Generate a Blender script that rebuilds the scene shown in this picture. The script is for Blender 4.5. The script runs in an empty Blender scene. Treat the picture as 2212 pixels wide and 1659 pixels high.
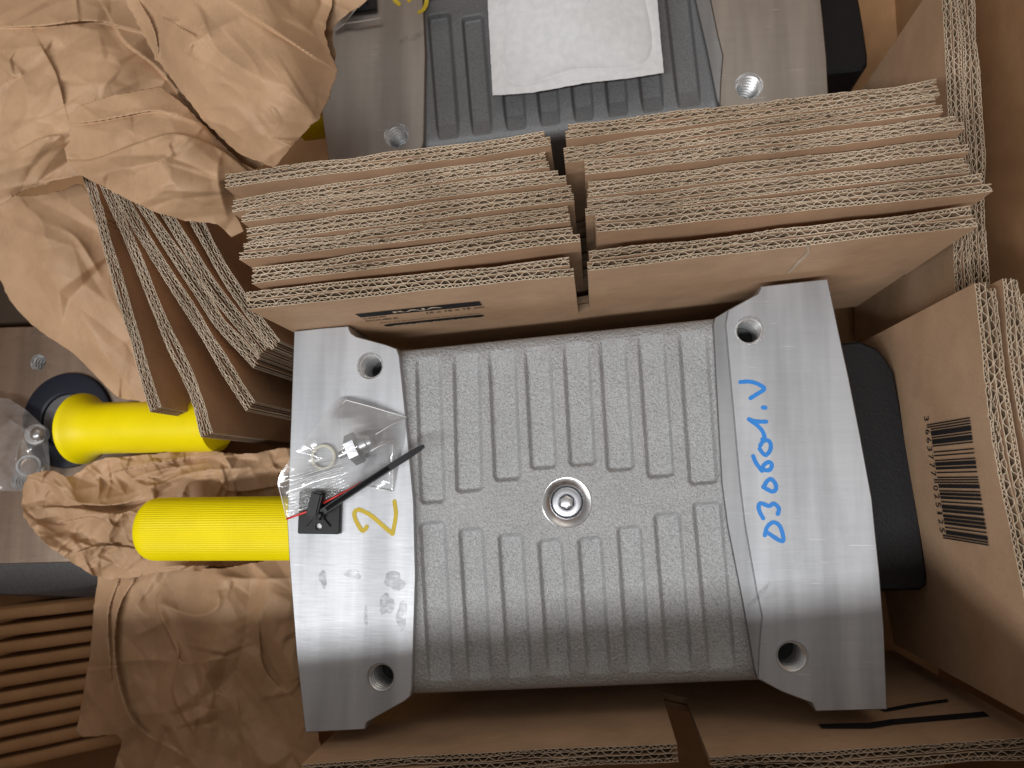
import bpy, bmesh, math, random
import numpy as np
from mathutils import Vector, Matrix
from mathutils.geometry import delaunay_2d_cdt

scene = bpy.context.scene
COL = scene.collection

# ------------------------------------------------------------------ camera
F, PW, PH = 1598.0, 2212.0, 1659.0       # focal length and frame in units of the enlarged photograph
CAMZ = 0.56                               # metres above the carton floor
NAD = (1290.0, 1040.0)                    # where the plumb line under the camera meets the picture
_nl = Vector(((NAD[0] - PW / 2) / F, -(NAD[1] - PH / 2) / F, -1)).normalized()
CQ = _nl.rotation_difference(Vector((0, 0, -1)))
CR = np.array(CQ.to_matrix())
CAM = Vector((0, 0, CAMZ))
cam_d = bpy.data.cameras.new("camera")
cam_d.sensor_width = 36.0
cam_d.lens = F / PW * 36.0
cam_d.clip_start, cam_d.clip_end = 0.005, 50
cam_d.dof.use_dof = True
cam_d.dof.focus_distance = 0.375
cam_d.dof.aperture_fstop = 11.0
cam = bpy.data.objects.new("camera", cam_d)
cam.rotation_mode = 'QUATERNION'
cam.rotation_quaternion = CQ
cam.location = CAM
COL.objects.link(cam)
scene.camera = cam

# ------------------------------------------------------------------ light of the workshop
world = bpy.data.worlds.new("World")
scene.world = world
world.use_nodes = True
bg = world.node_tree.nodes["Background"]
bg.inputs[0].default_value = (1.0, 0.965, 0.93, 1)
# pale ceiling above, dimmer walls towards the horizon
_nt = world.node_tree
_tc = _nt.nodes.new('ShaderNodeTexCoord')
_sx = _nt.nodes.new('ShaderNodeSeparateXYZ')
_mr = _nt.nodes.new('ShaderNodeMapRange')
_mr.inputs['From Min'].default_value, _mr.inputs['From Max'].default_value = 0.1, 1.0
_mr.inputs['To Min'].default_value, _mr.inputs['To Max'].default_value = 0.06, 0.38
_nt.links.new(_tc.outputs['Generated'], _sx.inputs[0])
_nt.links.new(_sx.outputs['Z'], _mr.inputs['Value'])
_nt.links.new(_mr.outputs[0], bg.inputs[1])


def area(name, loc, aim, sx, sy, watts, col):
    l = bpy.data.lights.new(name, 'AREA')
    l.shape = 'RECTANGLE'
    l.size, l.size_y = sx, sy
    l.energy = watts
    l.color = col
    o = bpy.data.objects.new(name, l)
    o.location = loc
    z = (Vector(loc) - Vector(aim)).normalized()
    x = Vector((1, 0.12, 0)).normalized()
    x = (x - z * z.dot(x)).normalized()                     # the lamp's length runs along the picture's width
    o.rotation_euler = Matrix((x, z.cross(x), z)).transposed().to_euler()
    COL.objects.link(o)
    return o


area("lamp_or_fill_light", (-1.05, -0.90, 2.2), (0, 0, 0.18), 1.50, 0.13, 25, (0.98, 0.99, 1.0))
area("lamp_or_fill_light", (0.02, -0.77, 2.2), (0, 0, 0.18), 0.90, 0.13, 15, (0.98, 0.99, 1.0))
area("lamp_or_fill_light", (0.5, 2.2, 2.4), (0, 0, 0.18), 2.2, 1.0, 6, (1.0, 0.88, 0.74))  # added soft warm fill from behind, not a lamp of the workshop

scene.view_settings.view_transform = 'Standard'
scene.view_settings.look = 'None'
scene.view_settings.exposure = 0.28
scene.view_settings.gamma = 1.0
scene.render.engine = 'CYCLES'
scene.cycles.max_bounces = 8
scene.cycles.transparent_max_bounces = 12


# ------------------------------------------------------------------ points
def P(px, py, d):
    """the point d metres below the camera that the photograph shows at px, py"""
    r = CR @ np.array([(px - PW / 2) / F, -(py - PH / 2) / F, -1.0])
    t = d / -r[2]
    return Vector((r[0] * t, r[1] * t, CAMZ - d))


def PV(px, py, d):
    r = np.stack([(px - PW / 2) / F, -(py - PH / 2) / F, -np.ones_like(px)], 1) @ CR.T
    t = (d / -r[:, 2])[:, None]
    out = r * t
    out[:, 2] += CAMZ
    return out


def ray(px, py):
    return Vector(CR @ np.array([(px - PW / 2) / F, -(py - PH / 2) / F, -1.0]))


# ------------------------------------------------------------------ materials
def new_mat(name):
    m = bpy.data.materials.new(name)
    m.use_nodes = True
    nt = m.node_tree
    b = nt.nodes["Principled BSDF"]
    return m, nt, b


def N(nt, t, **kw):
    n = nt.nodes.new(t)
    for k, v in kw.items():
        if k in n.inputs:
            n.inputs[k].default_value = v
        else:
            setattr(n, k, v)
    return n


def coords(nt, scale=(1, 1, 1), rot=(0, 0, 0)):
    tc = N(nt, 'ShaderNodeTexCoord')
    mp = N(nt, 'ShaderNodeMapping')
    mp.inputs['Scale'].default_value = scale
    mp.inputs['Rotation'].default_value = rot
    nt.links.new(tc.outputs['Object'], mp.inputs['Vector'])
    return mp.outputs[0]


def noise(nt, vec, scale, detail=4, rough=0.55):
    n = N(nt, 'ShaderNodeTexNoise')
    n.inputs['Scale'].default_value = scale
    n.inputs['Detail'].default_value = detail
    n.inputs['Roughness'].default_value = rough
    nt.links.new(vec, n.inputs['Vector'])
    return n.outputs['Fac']


def ramp(nt, fac, stops):
    r = N(nt, 'ShaderNodeValToRGB')
    e = r.color_ramp.elements
    e[0].position, e[0].color = stops[0][0], (*stops[0][1], 1)
    e[1].position, e[1].color = stops[-1][0], (*stops[-1][1], 1)
    for p, c in stops[1:-1]:
        q = e.new(p)
        q.color = (*c, 1)
    nt.links.new(fac, r.inputs[0])
    return r.outputs[0]


def grey(v):
    return (v, v, v)


def mixc(nt, fac, a, b, mode='MIX'):
    n = N(nt, 'ShaderNodeMix', data_type='RGBA', blend_type=mode)
    for s, v in ((0, fac), (6, a), (7, b)):
        if hasattr(v, 'is_output'):
            nt.links.new(v, n.inputs[s])
        else:
            n.inputs[s].default_value = v if s == 0 else (*v, 1)
    return n.outputs[2]


def bump(nt, b, h, strength, dist, prev=None):
    n = N(nt, 'ShaderNodeBump')
    n.inputs['Strength'].default_value = strength
    n.inputs['Distance'].default_value = dist
    nt.links.new(h, n.inputs['Height'])
    if prev is not None:
        nt.links.new(prev, n.inputs['Normal'])
    nt.links.new(n.outputs[0], b.inputs['Normal'])
    return n.outputs[0]


def kraft(name, lo, hi, rough=0.75, fibre=(500, 120, 500), bumps=0.25, spec=0.25, mottle=0.55):
    m, nt, b = new_mat(name)
    v = coords(nt)
    big = noise(nt, v, 22, 3)
    fine = noise(nt, coords(nt, fibre), 1.0, 3, 0.7)
    c = ramp(nt, big, [(0.3, lo), (0.7, hi)])
    c2 = mixc(nt, mottle, c, ramp(nt, fine, [(0.3, grey(0.72)), (0.65, grey(1.12))]), 'MULTIPLY')
    c2 = mixc(nt, 0.6, c2, ramp(nt, noise(nt, v, 38, 5, 0.65), [(0.30, grey(0.80)), (0.60, grey(1.04))]), 'MULTIPLY')
    speck = noise(nt, v, 900, 1)
    c3 = mixc(nt, ramp(nt, speck, [(0.70, grey(0)), (0.78, grey(0.35))]), c2, (0.16, 0.10, 0.06))
    nt.links.new(c3, b.inputs['Base Color'])
    b.inputs['Roughness'].default_value = rough
    b.inputs['Specular IOR Level'].default_value = spec
    bump(nt, b, fine, bumps, 0.0003)
    return m


M = {}
M['paper'] = kraft('kraft paper', (0.385, 0.238, 0.136), (0.475, 0.30, 0.176), 0.58, (900, 260, 900), 0.05, 0.35, 0.18)
M['board'] = kraft('cardboard liner', (0.46, 0.295, 0.18), (0.55, 0.362, 0.228), 0.7, (60, 700, 700), 0.2, 0.25, 0.28)
M['wall'] = kraft('outer carton board', (0.38, 0.215, 0.105), (0.43, 0.25, 0.125), 0.7, (700, 60, 700), 0.1, 0.2, 0.15)
M['cut'] = kraft('cut paper edge', (0.42, 0.335, 0.24), (0.62, 0.51, 0.385), 0.9, (900, 900, 900), 0.5, 0.1)
M['flute'] = kraft('shaded fluting paper', (0.19, 0.128, 0.078), (0.26, 0.18, 0.115), 0.9, (900, 900, 900), 0.3, 0.1)  # colour darkened so the hollows of the board read as shaded


def metal(name, base, r_lo, r_hi, streak, rot=0.0, bs=0.12, dirt=0.0):
    m, nt, b = new_mat(name)
    b.inputs['Metallic'].default_value = 1.0
    v = coords(nt)
    st = noise(nt, coords(nt, streak, (0, 0, rot)), 1.0, 5, 0.65)
    st2 = noise(nt, coords(nt, (streak[0] * 0.12, streak[1] * 0.12, streak[2]), (0, 0, rot)), 1.0, 3)
    big = noise(nt, v, 16, 4)
    c = ramp(nt, big, [(0.25, tuple(0.86 * x for x in base)), (0.75, base)])
    c = mixc(nt, 0.22, c, ramp(nt, st2, [(0.3, grey(0.85)), (0.7, grey(1.05))]), 'MULTIPLY')
    band = noise(nt, coords(nt, (70, 7, 1)), 1.0, 3)
    c = mixc(nt, 0.8, c, ramp(nt, band, [(0.32, grey(0.74)), (0.62, grey(1.08))]), 'MULTIPLY')
    if dirt:
        dn = noise(nt, v, 60, 5, 0.7)
        c = mixc(nt, ramp(nt, dn, [(0.60, grey(0)), (0.72, grey(dirt))]), c, (0.25, 0.25, 0.25))
    sc = noise(nt, coords(nt, (40, 1500, 40), (0, 0, 0.75)), 1.0, 2, 0.5)
    c = mixc(nt, ramp(nt, sc, [(0.73, grey(0)), (0.76, grey(0.5))]), c, (0.95, 0.95, 0.95))
    nt.links.new(c, b.inputs['Base Color'])
    nt.links.new(ramp(nt, st, [(0.3, grey(r_lo)), (0.75, grey(r_hi))]), b.inputs['Roughness'])
    n1 = bump(nt, b, st, bs, 0.00012)
    bump(nt, b, sc, 0.1, 0.0001, n1)
    return m


M['milled'] = metal('milled aluminium', (0.52, 0.53, 0.55), 0.52, 0.66, (70, 2400, 400), 0.06, 0.35, 0.2)
M['milled2'] = metal('oiled and shaded milled aluminium', (0.40, 0.365, 0.335), 0.34, 0.44, (70, 2400, 400), 0.05, 0.4, 0.4)  # oil film, plus shade and brown reflections put into the colour
M['milled3'] = metal('milled face with painted brown reflection', (0.50, 0.40, 0.32), 0.36, 0.48, (70, 2400, 400), 0.05, 0.4, 0.5)  # brown tint stands in for cardboard reflected in the metal
M['milled_edge'] = metal('darker milled strip', (0.38, 0.385, 0.395), 0.46, 0.56, (70, 2400, 400), 0.7, 0.4, 0.2)  # darker metal tone for the strip along the right foot's inner edge
M['bright'] = metal('turned bright steel', (0.78, 0.78, 0.79), 0.24, 0.36, (400, 400, 400), 0.0, 0.05)
M['zinc'] = metal('zinc plated steel', (0.58, 0.59, 0.62), 0.34, 0.46, (300, 300, 300), 0.0, 0.05)


M['thread'] = plain_thread = metal('cut thread', (0.80, 0.80, 0.80), 0.28, 0.4, (400, 400, 400), 0.0, 0.05)
M['thread'].node_tree.nodes['Principled BSDF'].inputs['Metallic'].default_value = 0.7


def cast(name, base, rough, depth, metallic=0.35):
    m, nt, b = new_mat(name)
    v = coords(nt)
    g = noise(nt, v, 1500, 3, 0.6)
    g2 = noise(nt, v, 650, 2, 0.5)
    big = noise(nt, v, 30, 4)
    c = ramp(nt, big, [(0.25, tuple(0.88 * x for x in base)), (0.75, base)])
    c = mixc(nt, 0.6, c, ramp(nt, g, [(0.34, grey(0.42)), (0.62, grey(1.15))]), 'MULTIPLY')
    nt.links.new(c, b.inputs['Base Color'])
    b.inputs['Metallic'].default_value = metallic
    b.inputs['Roughness'].default_value = rough
    n1 = bump(nt, b, g, 0.6, depth)
    bump(nt, b, g2, 0.5, depth * 1.6, n1)
    return m


M['cast'] = cast('blasted cast aluminium', (0.50, 0.505, 0.51), 0.64, 0.0014)
M['cast2'] = cast('oily and shaded cast aluminium', (0.155, 0.158, 0.162), 0.55, 0.00015, 0.25)  # oil film and missing direct light, both put into the darker grey
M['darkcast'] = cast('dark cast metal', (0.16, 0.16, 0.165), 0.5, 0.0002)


def plain(name, base, rough, spec=0.5, nb=0.0, nscale=400, sub=0.0, metallic=0.0):
    m, nt, b = new_mat(name)
    v = coords(nt)
    f = noise(nt, v, nscale * 0.1, 4)
    nt.links.new(ramp(nt, f, [(0.3, tuple(0.88 * x for x in base)), (0.7, base)]), b.inputs['Base Color'])
    b.inputs['Roughness'].default_value = rough
    b.inputs['Specular IOR Level'].default_value = spec
    b.inputs['Metallic'].default_value = metallic
    if nb:
        bump(nt, b, noise(nt, v, nscale, 3), nb, 0.0004)
    return m


M['black'] = plain('black cast paint', (0.008, 0.008, 0.009), 0.5, 0.3, 0.4, 700)
M['yellow'] = plain('yellow plastic', (0.86, 0.70, 0.0), 0.45, 0.25, 0.05, 300)
M['blackplastic'] = plain('black nylon', (0.010, 0.010, 0.012), 0.42, 0.35, 0.06, 300)
M['navy'] = plain('black rubber', (0.010, 0.013, 0.025), 0.5, 0.4, 0.05, 300)
M['sachet'] = plain('white fleece', (0.60, 0.60, 0.60), 0.85, 0.2, 0.12, 2200)
M['nylon'] = plain('cream nylon', (0.74, 0.72, 0.58), 0.45, 0.4)
M['red'] = plain('red zip plastic', (0.72, 0.05, 0.04), 0.35)
M['blue'] = plain('blue marker ink', (0.025, 0.22, 0.64), 0.45, 0.4, 0.1, 800)
M['ink_yellow'] = plain('yellow paint marker', (0.55, 0.40, 0.02), 0.5, 0.4, 0.1, 800)
M['ink'] = plain('black printing ink', (0.018, 0.017, 0.018), 0.75, 0.2, 0.1, 900)
M['blank'] = M['board']
M['seam'] = plain('welded film edge', (0.85, 0.85, 0.85), 0.2, 0.6)
M['shade_brown'] = plain('dark brown painted shade', (0.055, 0.038, 0.026), 0.6, 0.3)  # flat dark colour standing in for shade in the left corner
M['hole_dark'] = plain('oily grooves and shaded bore end', (0.10, 0.10, 0.10), 0.5)  # oil in the thread grooves; shade painted at the bore's end


def film(name, veil, rough):
    m = bpy.data.materials.new(name)
    m.use_nodes = True
    nt = m.node_tree
    nt.nodes.clear()
    out = N(nt, 'ShaderNodeOutputMaterial')
    tr = N(nt, 'ShaderNodeBsdfTransparent')
    tr.inputs[0].default_value = (0.97, 0.97, 0.97, 1)
    gl = N(nt, 'ShaderNodeBsdfGlossy')
    gl.inputs['Roughness'].default_value = rough
    df = N(nt, 'ShaderNodeBsdfDiffuse')
    df.inputs[0].default_value = (0.8, 0.8, 0.8, 1)
    lw = N(nt, 'ShaderNodeLayerWeight')
    lw.inputs['Blend'].default_value = 0.35
    m1 = N(nt, 'ShaderNodeMixShader')
    mp = N(nt, 'ShaderNodeMath', operation='MULTIPLY_ADD')
    mp.inputs[1].default_value = 0.7
    mp.inputs[2].default_value = 0.05
    nt.links.new(lw.outputs['Fresnel'], mp.inputs[0])
    nt.links.new(mp.outputs[0], m1.inputs[0])
    m2 = N(nt, 'ShaderNodeMixShader')
    v = coords(nt)
    f = noise(nt, v, 70, 4)
    nt.links.new(ramp(nt, f, [(0.3, grey(veil * 0.5)), (0.75, grey(veil * 1.8))]), m2.inputs[0])
    nt.links.new(tr.outputs[0], m2.inputs[1])
    nt.links.new(df.outputs[0], m2.inputs[2])
    nt.links.new(m2.outputs[0], m1.inputs[1])
    nt.links.new(gl.outputs[0], m1.inputs[2])
    bn = N(nt, 'ShaderNodeBump')
    bn.inputs['Strength'].default_value = 0.16
    bn.inputs['Distance'].default_value = 0.001
    nt.links.new(noise(nt, v, 120, 3), bn.inputs['Height'])
    nt.links.new(bn.outputs[0], gl.inputs['Normal'])
    nt.links.new(bn.outputs[0], lw.inputs['Normal'])
    nt.links.new(m1.outputs[0], out.inputs[0])
    return m


M['film'] = film('clear plastic film', 0.15, 0.12)


def stain(name, col, a):
    m = bpy.data.materials.new(name)
    m.use_nodes = True
    nt = m.node_tree
    b = nt.nodes["Principled BSDF"]
    b.inputs['Base Color'].default_value = (*col, 1)
    b.inputs['Roughness'].default_value = 0.6
    f = noise(nt, coords(nt), 260, 4, 0.7)
    nt.links.new(ramp(nt, f, [(0.35, grey(0)), (0.62, grey(a))]), b.inputs['Alpha'])
    return m


M['smudge'] = stain('grey smudge', (0.18, 0.18, 0.19), 0.26)


# ------------------------------------------------------------------ mesh helpers
def tag(o, label=None, cat=None, group=None, kind=None):
    if label: o['label'] = label
    if cat: o['category'] = cat
    if group: o['group'] = group
    if kind: o['kind'] = kind
    return o


def empty(name, loc):
    o = bpy.data.objects.new(name, None)
    o.empty_display_size = 0.01
    o.location = loc
    COL.objects.link(o)
    return o


def adopt(o, parent):
    if parent is not None:
        o.parent = parent
        # meshes are built in world coordinates; only Empties stand away from the origin
        if parent.get('turned'):
            o.matrix_parent_inverse = parent.matrix_world.inverted()
        else:
            o.matrix_parent_inverse = Matrix.Translation(-parent.location) if parent.type == 'EMPTY' else Matrix()
    return o


def mesh(name, verts, faces, mats, parent=None, fm=None, smooth=False):
    me = bpy.data.meshes.new(name)
    me.from_pydata([tuple(v) for v in verts], [], [tuple(int(i) for i in f) for f in faces])
    if not isinstance(mats, (list, tuple)):
        mats = [mats]
    for m in mats:
        me.materials.append(m)
    if fm is not None:
        me.polygons.foreach_set('material_index', np.asarray(fm, dtype=np.int32))
    if smooth:
        me.polygons.foreach_set('use_smooth', np.ones(len(me.polygons), dtype=bool))
    me.update()
    o = bpy.data.objects.new(name, me)
    COL.objects.link(o)
    return adopt(o, parent)


def recalc(o):
    bm = bmesh.new()
    bm.from_mesh(o.data)
    bmesh.ops.recalc_face_normals(bm, faces=bm.faces)
    bm.to_mesh(o.data)
    bm.free()
    return o


def inside(poly, x, y):
    """vectorised point in polygon"""
    x, y = np.asarray(x, float), np.asarray(y, float)
    r = np.zeros(x.shape, bool)
    n = len(poly)
    for i in range(n):
        x0, y0 = poly[i]
        x1, y1 = poly[(i + 1) % n]
        if y0 == y1:
            continue
        c = ((y0 > y) != (y1 > y)) & (x < (x1 - x0) * (y - y0) / (y1 - y0) + x0)
        r ^= c
    return r


def area2(p):
    return sum(p[i][0] * p[(i + 1) % len(p)][1] - p[(i + 1) % len(p)][0] * p[i][1] for i in range(len(p)))


def inset(poly, w):
    """move a counter-clockwise outline inwards"""
    n = len(poly)
    out = []
    for i in range(n):
        a, b, c = Vector(poly[i - 1]), Vector(poly[i]), Vector(poly[(i + 1) % n])
        d1, d2 = (b - a).normalized(), (c - b).normalized()
        n1, n2 = Vector((-d1.y, d1.x)), Vector((-d2.y, d2.x))
        m = n1 + n2
        m.normalize()
        k = w / max(0.35, m.dot(n1))
        out.append((b.x + m.x * k, b.y + m.y * k))
    return out


def plate(name, outline, ztop, depth, mat_, parent, holes=(), bev=0.0006, side_mat=None):
    """a flat plate with chamfered rim and round through holes; outline in world x, y"""
    pts = [tuple(p) for p in outline]
    if area2(pts) < 0:
        pts.reverse()
    inner = inset(pts, bev)
    seg = 48
    loops = [inner]
    for (cx, cy, r) in holes:
        loops.append([(cx + r * math.cos(2 * math.pi * k / seg), cy + r * math.sin(2 * math.pi * k / seg)) for k in range(seg)])
    co, ed = [], []
    for lp in loops:
        b = len(co)
        co += [Vector(p) for p in lp]
        ed += [(b + k, b + (k + 1) % len(lp)) for k in range(len(lp))]
    rv, re, rf, _, _, _ = delaunay_2d_cdt(co, ed, [], 0, 1e-7)
    verts = [(v.x, v.y, ztop) for v in rv]
    faces = []
    for f in rf:
        cx = sum(rv[i].x for i in f) / len(f)
        cy = sum(rv[i].y for i in f) / len(f)
        if not inside(inner, np.array([cx]), np.array([cy]))[0]:
            continue
        if any((cx - hx) ** 2 + (cy - hy) ** 2 < (hr * 0.995) ** 2 for hx, hy, hr in holes):
            continue
        faces.append(tuple(f))
    n = len(pts)
    b0 = len(verts)
    verts += [(x, y, ztop) for x, y in inner] + [(x, y, ztop - bev) for x, y in pts] + [(x, y, ztop - depth) for x, y in pts]
    for i in range(n):
        j = (i + 1) % n
        faces.append((b0 + i, b0 + j, b0 + n + j, b0 + n + i)[::-1])
        faces.append((b0 + n + i, b0 + n + j, b0 + 2 * n + j, b0 + 2 * n + i)[::-1])
    nf = len(faces)
    faces.append(tuple(b0 + 2 * n + i for i in range(n))[::-1])
    fm = [0] * nf + [0]
    o = mesh(name, verts, faces, mat_, parent, fm)
    return o


def lathe(name, c, prof, mat_, parent=None, seg=48, axis=(0, 0, 1), smooth=True, mod=None, ring=False):
    """rings of (radius, height) about an axis through c"""
    ax = Vector(axis).normalized()
    q = Vector((0, 0, 1)).rotation_difference(ax).to_matrix()
    c = Vector(c)
    verts, faces = [], []
    for k, (r, z) in enumerate(prof):
        for i in range(seg):
            a = 2 * math.pi * i / seg
            rr = r * (mod(a, k) if mod else 1.0)
            verts.append(c + q @ Vector((rr * math.cos(a), rr * math.sin(a), z)))
    for k in range(len(prof) - 1):
        for i in range(seg):
            j = (i + 1) % seg
            faces.append((k * seg + i, k * seg + j, (k + 1) * seg + j, (k + 1) * seg + i))
    if ring:
        k = len(prof) - 1
        faces += [(k * seg + i, k * seg + (i + 1) % seg, (i + 1) % seg, i) for i in range(seg)]
    else:
        faces.append(tuple(range(seg))[::-1])
        faces.append(tuple((len(prof) - 1) * seg + i for i in range(seg)))
    o = mesh(name, verts, faces, mat_, parent)
    recalc(o)
    if smooth:
        me = o.data
        me.polygons.foreach_set('use_smooth', np.ones(len(me.polygons), dtype=bool))
        try:
            me.set_sharp_from_angle(angle=math.radians(32))
        except Exception:
            pass
    return o


def catmull(pts, n=8):
    pts = [np.array(p, float) for p in pts]
    if len(pts) < 3:
        return [pts[0] + (pts[-1] - pts[0]) * t for t in np.linspace(0, 1, n)]
    e = [2 * pts[0] - pts[1]] + pts + [2 * pts[-1] - pts[-2]]
    out = []
    for i in range(1, len(e) - 2):
        p0, p1, p2, p3 = e[i - 1:i + 3]
        for t in np.linspace(0, 1, n, endpoint=False):
            out.append(0.5 * (2 * p1 + (p2 - p0) * t + (2 * p0 - 5 * p1 + 4 * p2 - p3) * t * t + (3 * p1 - p0 - 3 * p2 + p3) * t ** 3))
    out.append(pts[-1])
    return out


def stroke(name, px, width, d, mat_, parent, seed=0, lift=0.00012):
    """a hand-drawn pen line lying on a horizontal face d metres below the camera"""
    rnd = random.Random(seed)
    c = catmull(px, 8)
    w3 = [P(p[0], p[1], d - lift) for p in c]
    hw = width / F * d / 2
    dirs = []
    for i in range(len(w3)):
        a, b = w3[max(0, i - 1)], w3[min(len(w3) - 1, i + 1)]
        t = (b - a)
        t.z = 0
        t = t.normalized() if t.length > 1e-9 else Vector((1, 0, 0))
        dirs.append(t)
    # round caps
    L, R = [], []
    for s in (-90, -60, -30):
        a = math.radians(s)
        L.append(w3[0] + dirs[0] * (hw * math.sin(a) if True else 0) + Vector((-dirs[0].y, dirs[0].x, 0)) * hw * math.cos(a))
        R.append(w3[0] + dirs[0] * hw * math.sin(a) - Vector((-dirs[0].y, dirs[0].x, 0)) * hw * math.cos(a))
    for i, p in enumerate(w3):
        n = Vector((-dirs[i].y, dirs[i].x, 0))
        k = hw * (1 + rnd.uniform(-0.06, 0.06))
        L.append(p + n * k)
        R.append(p - n * k)
    for s in (30, 60, 90):
        a = math.radians(s)
        L.append(w3[-1] + dirs[-1] * hw * math.sin(a) + Vector((-dirs[-1].y, dirs[-1].x, 0)) * hw * math.cos(a))
        R.append(w3[-1] + dirs[-1] * hw * math.sin(a) - Vector((-dirs[-1].y, dirs[-1].x, 0)) * hw * math.cos(a))
    v = L + R
    n = len(L)
    for i in range(n):                # overlapping parts of a line may not share one plane
        dz = 0.00004 * i / n
        L[i].z += dz
        R[i].z += dz
    f = [(i, i + 1, n + i + 1, n + i) for i in range(n - 1)]
    return mesh(name, v, f, mat_, parent)


def blob(name, px, py, rx, ry, d, mat_, parent, seed, rot=0.0):
    rnd = random.Random(seed)
    pts = []
    ph = [rnd.uniform(0, 6.28) for _ in range(4)]
    for k in range(40):
        a = 2 * math.pi * k / 40
        m = 1 + 0.16 * math.sin(2 * a + ph[0]) + 0.12 * math.sin(3 * a + ph[1]) + 0.07 * math.sin(5 * a + ph[2])
        x, y = rx * m * math.cos(a), ry * m * math.sin(a)
        pts.append(P(px + x * math.cos(rot) - y * math.sin(rot), py + x * math.sin(rot) + y * math.cos(rot), d - 0.00006))
    return mesh(name, pts, [tuple(range(40))], mat_, parent)


def tube(name, pts, r, mat_, parent=None, seg=8):
    verts, faces = [], []
    n = len(pts)
    for i, p in enumerate(pts):
        t = (pts[min(n - 1, i + 1)] - pts[max(0, i - 1)]).normalized()
        u = t.cross(Vector((0, 0, 1)))
        if u.length < 1e-4:
            u = Vector((1, 0, 0))
        u.normalize()
        w = u.cross(t)
        for k in range(seg):
            a = 2 * math.pi * k / seg
            verts.append(p + (u * math.cos(a) + w * math.sin(a)) * r)
    for i in range(n - 1):
        for k in range(seg):
            j = (k + 1) % seg
            faces.append((i * seg + k, i * seg + j, (i + 1) * seg + j, (i + 1) * seg + k))
    faces.append(tuple(range(seg))[::-1])
    faces.append(tuple((n - 1) * seg + k for k in range(seg)))
    return recalc(mesh(name, verts, faces, mat_, parent, smooth=True))


def prism(name, c, axes, half, mat_, parent=None, bev=0.0008):
    """a bevelled box with its own axes"""
    bm = bmesh.new()
    bmesh.ops.create_cube(bm, size=2)
    for v in bm.verts:
        v.co = Vector((v.co.x * half[0], v.co.y * half[1], v.co.z * half[2]))
    if bev:
        bmesh.ops.bevel(bm, geom=bm.edges[:], offset=bev, segments=2, affect='EDGES')
    a = Matrix((axes[0], axes[1], axes[2])).transposed()
    for v in bm.verts:
        v.co = Vector(c) + a @ v.co
    me = bpy.data.meshes.new(name)
    bm.to_mesh(me)
    bm.free()
    me.materials.append(mat_)
    o = bpy.data.objects.new(name, me)
    COL.objects.link(o)
    return adopt(o, parent)


# ------------------------------------------------------------------ corrugated board
def smooth_noise(rng, s, step):
    k = int(max(3, s[-1] / step + 3))
    return np.interp(s, np.linspace(s[0], s[-1], k), rng.uniform(-1, 1, k))


class Path:
    """a board's visible top edge in plan, rounded at its bends; s in metres along it"""
    def __init__(self, pts, bend=0):
        p = np.array([(q[0], q[1]) for q in pts], float)
        if bend and len(p) > 2:
            p = np.array([q for q in catmull(p, 10)])
        self.p = p
        self.s = np.concatenate([[0], np.cumsum(np.linalg.norm(np.diff(p, axis=0), axis=1))])
        self.L = self.s[-1]

    def at(self, s):
        s = np.asarray(s, float)
        x = np.interp(s, self.s, self.p[:, 0])
        y = np.interp(s, self.s, self.p[:, 1])
        e = self.L * 0.01
        dx = np.interp(np.clip(s + e, 0, self.L), self.s, self.p[:, 0]) - np.interp(np.clip(s - e, 0, self.L), self.s, self.p[:, 0])
        dy = np.interp(np.clip(s + e, 0, self.L), self.s, self.p[:, 1]) - np.interp(np.clip(s - e, 0, self.L), self.s, self.p[:, 1])
        l = np.hypot(dx, dy)
        return np.stack([x, y], 1), np.stack([-dy / l, dx / l], 1)     # point, left-hand normal


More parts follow.
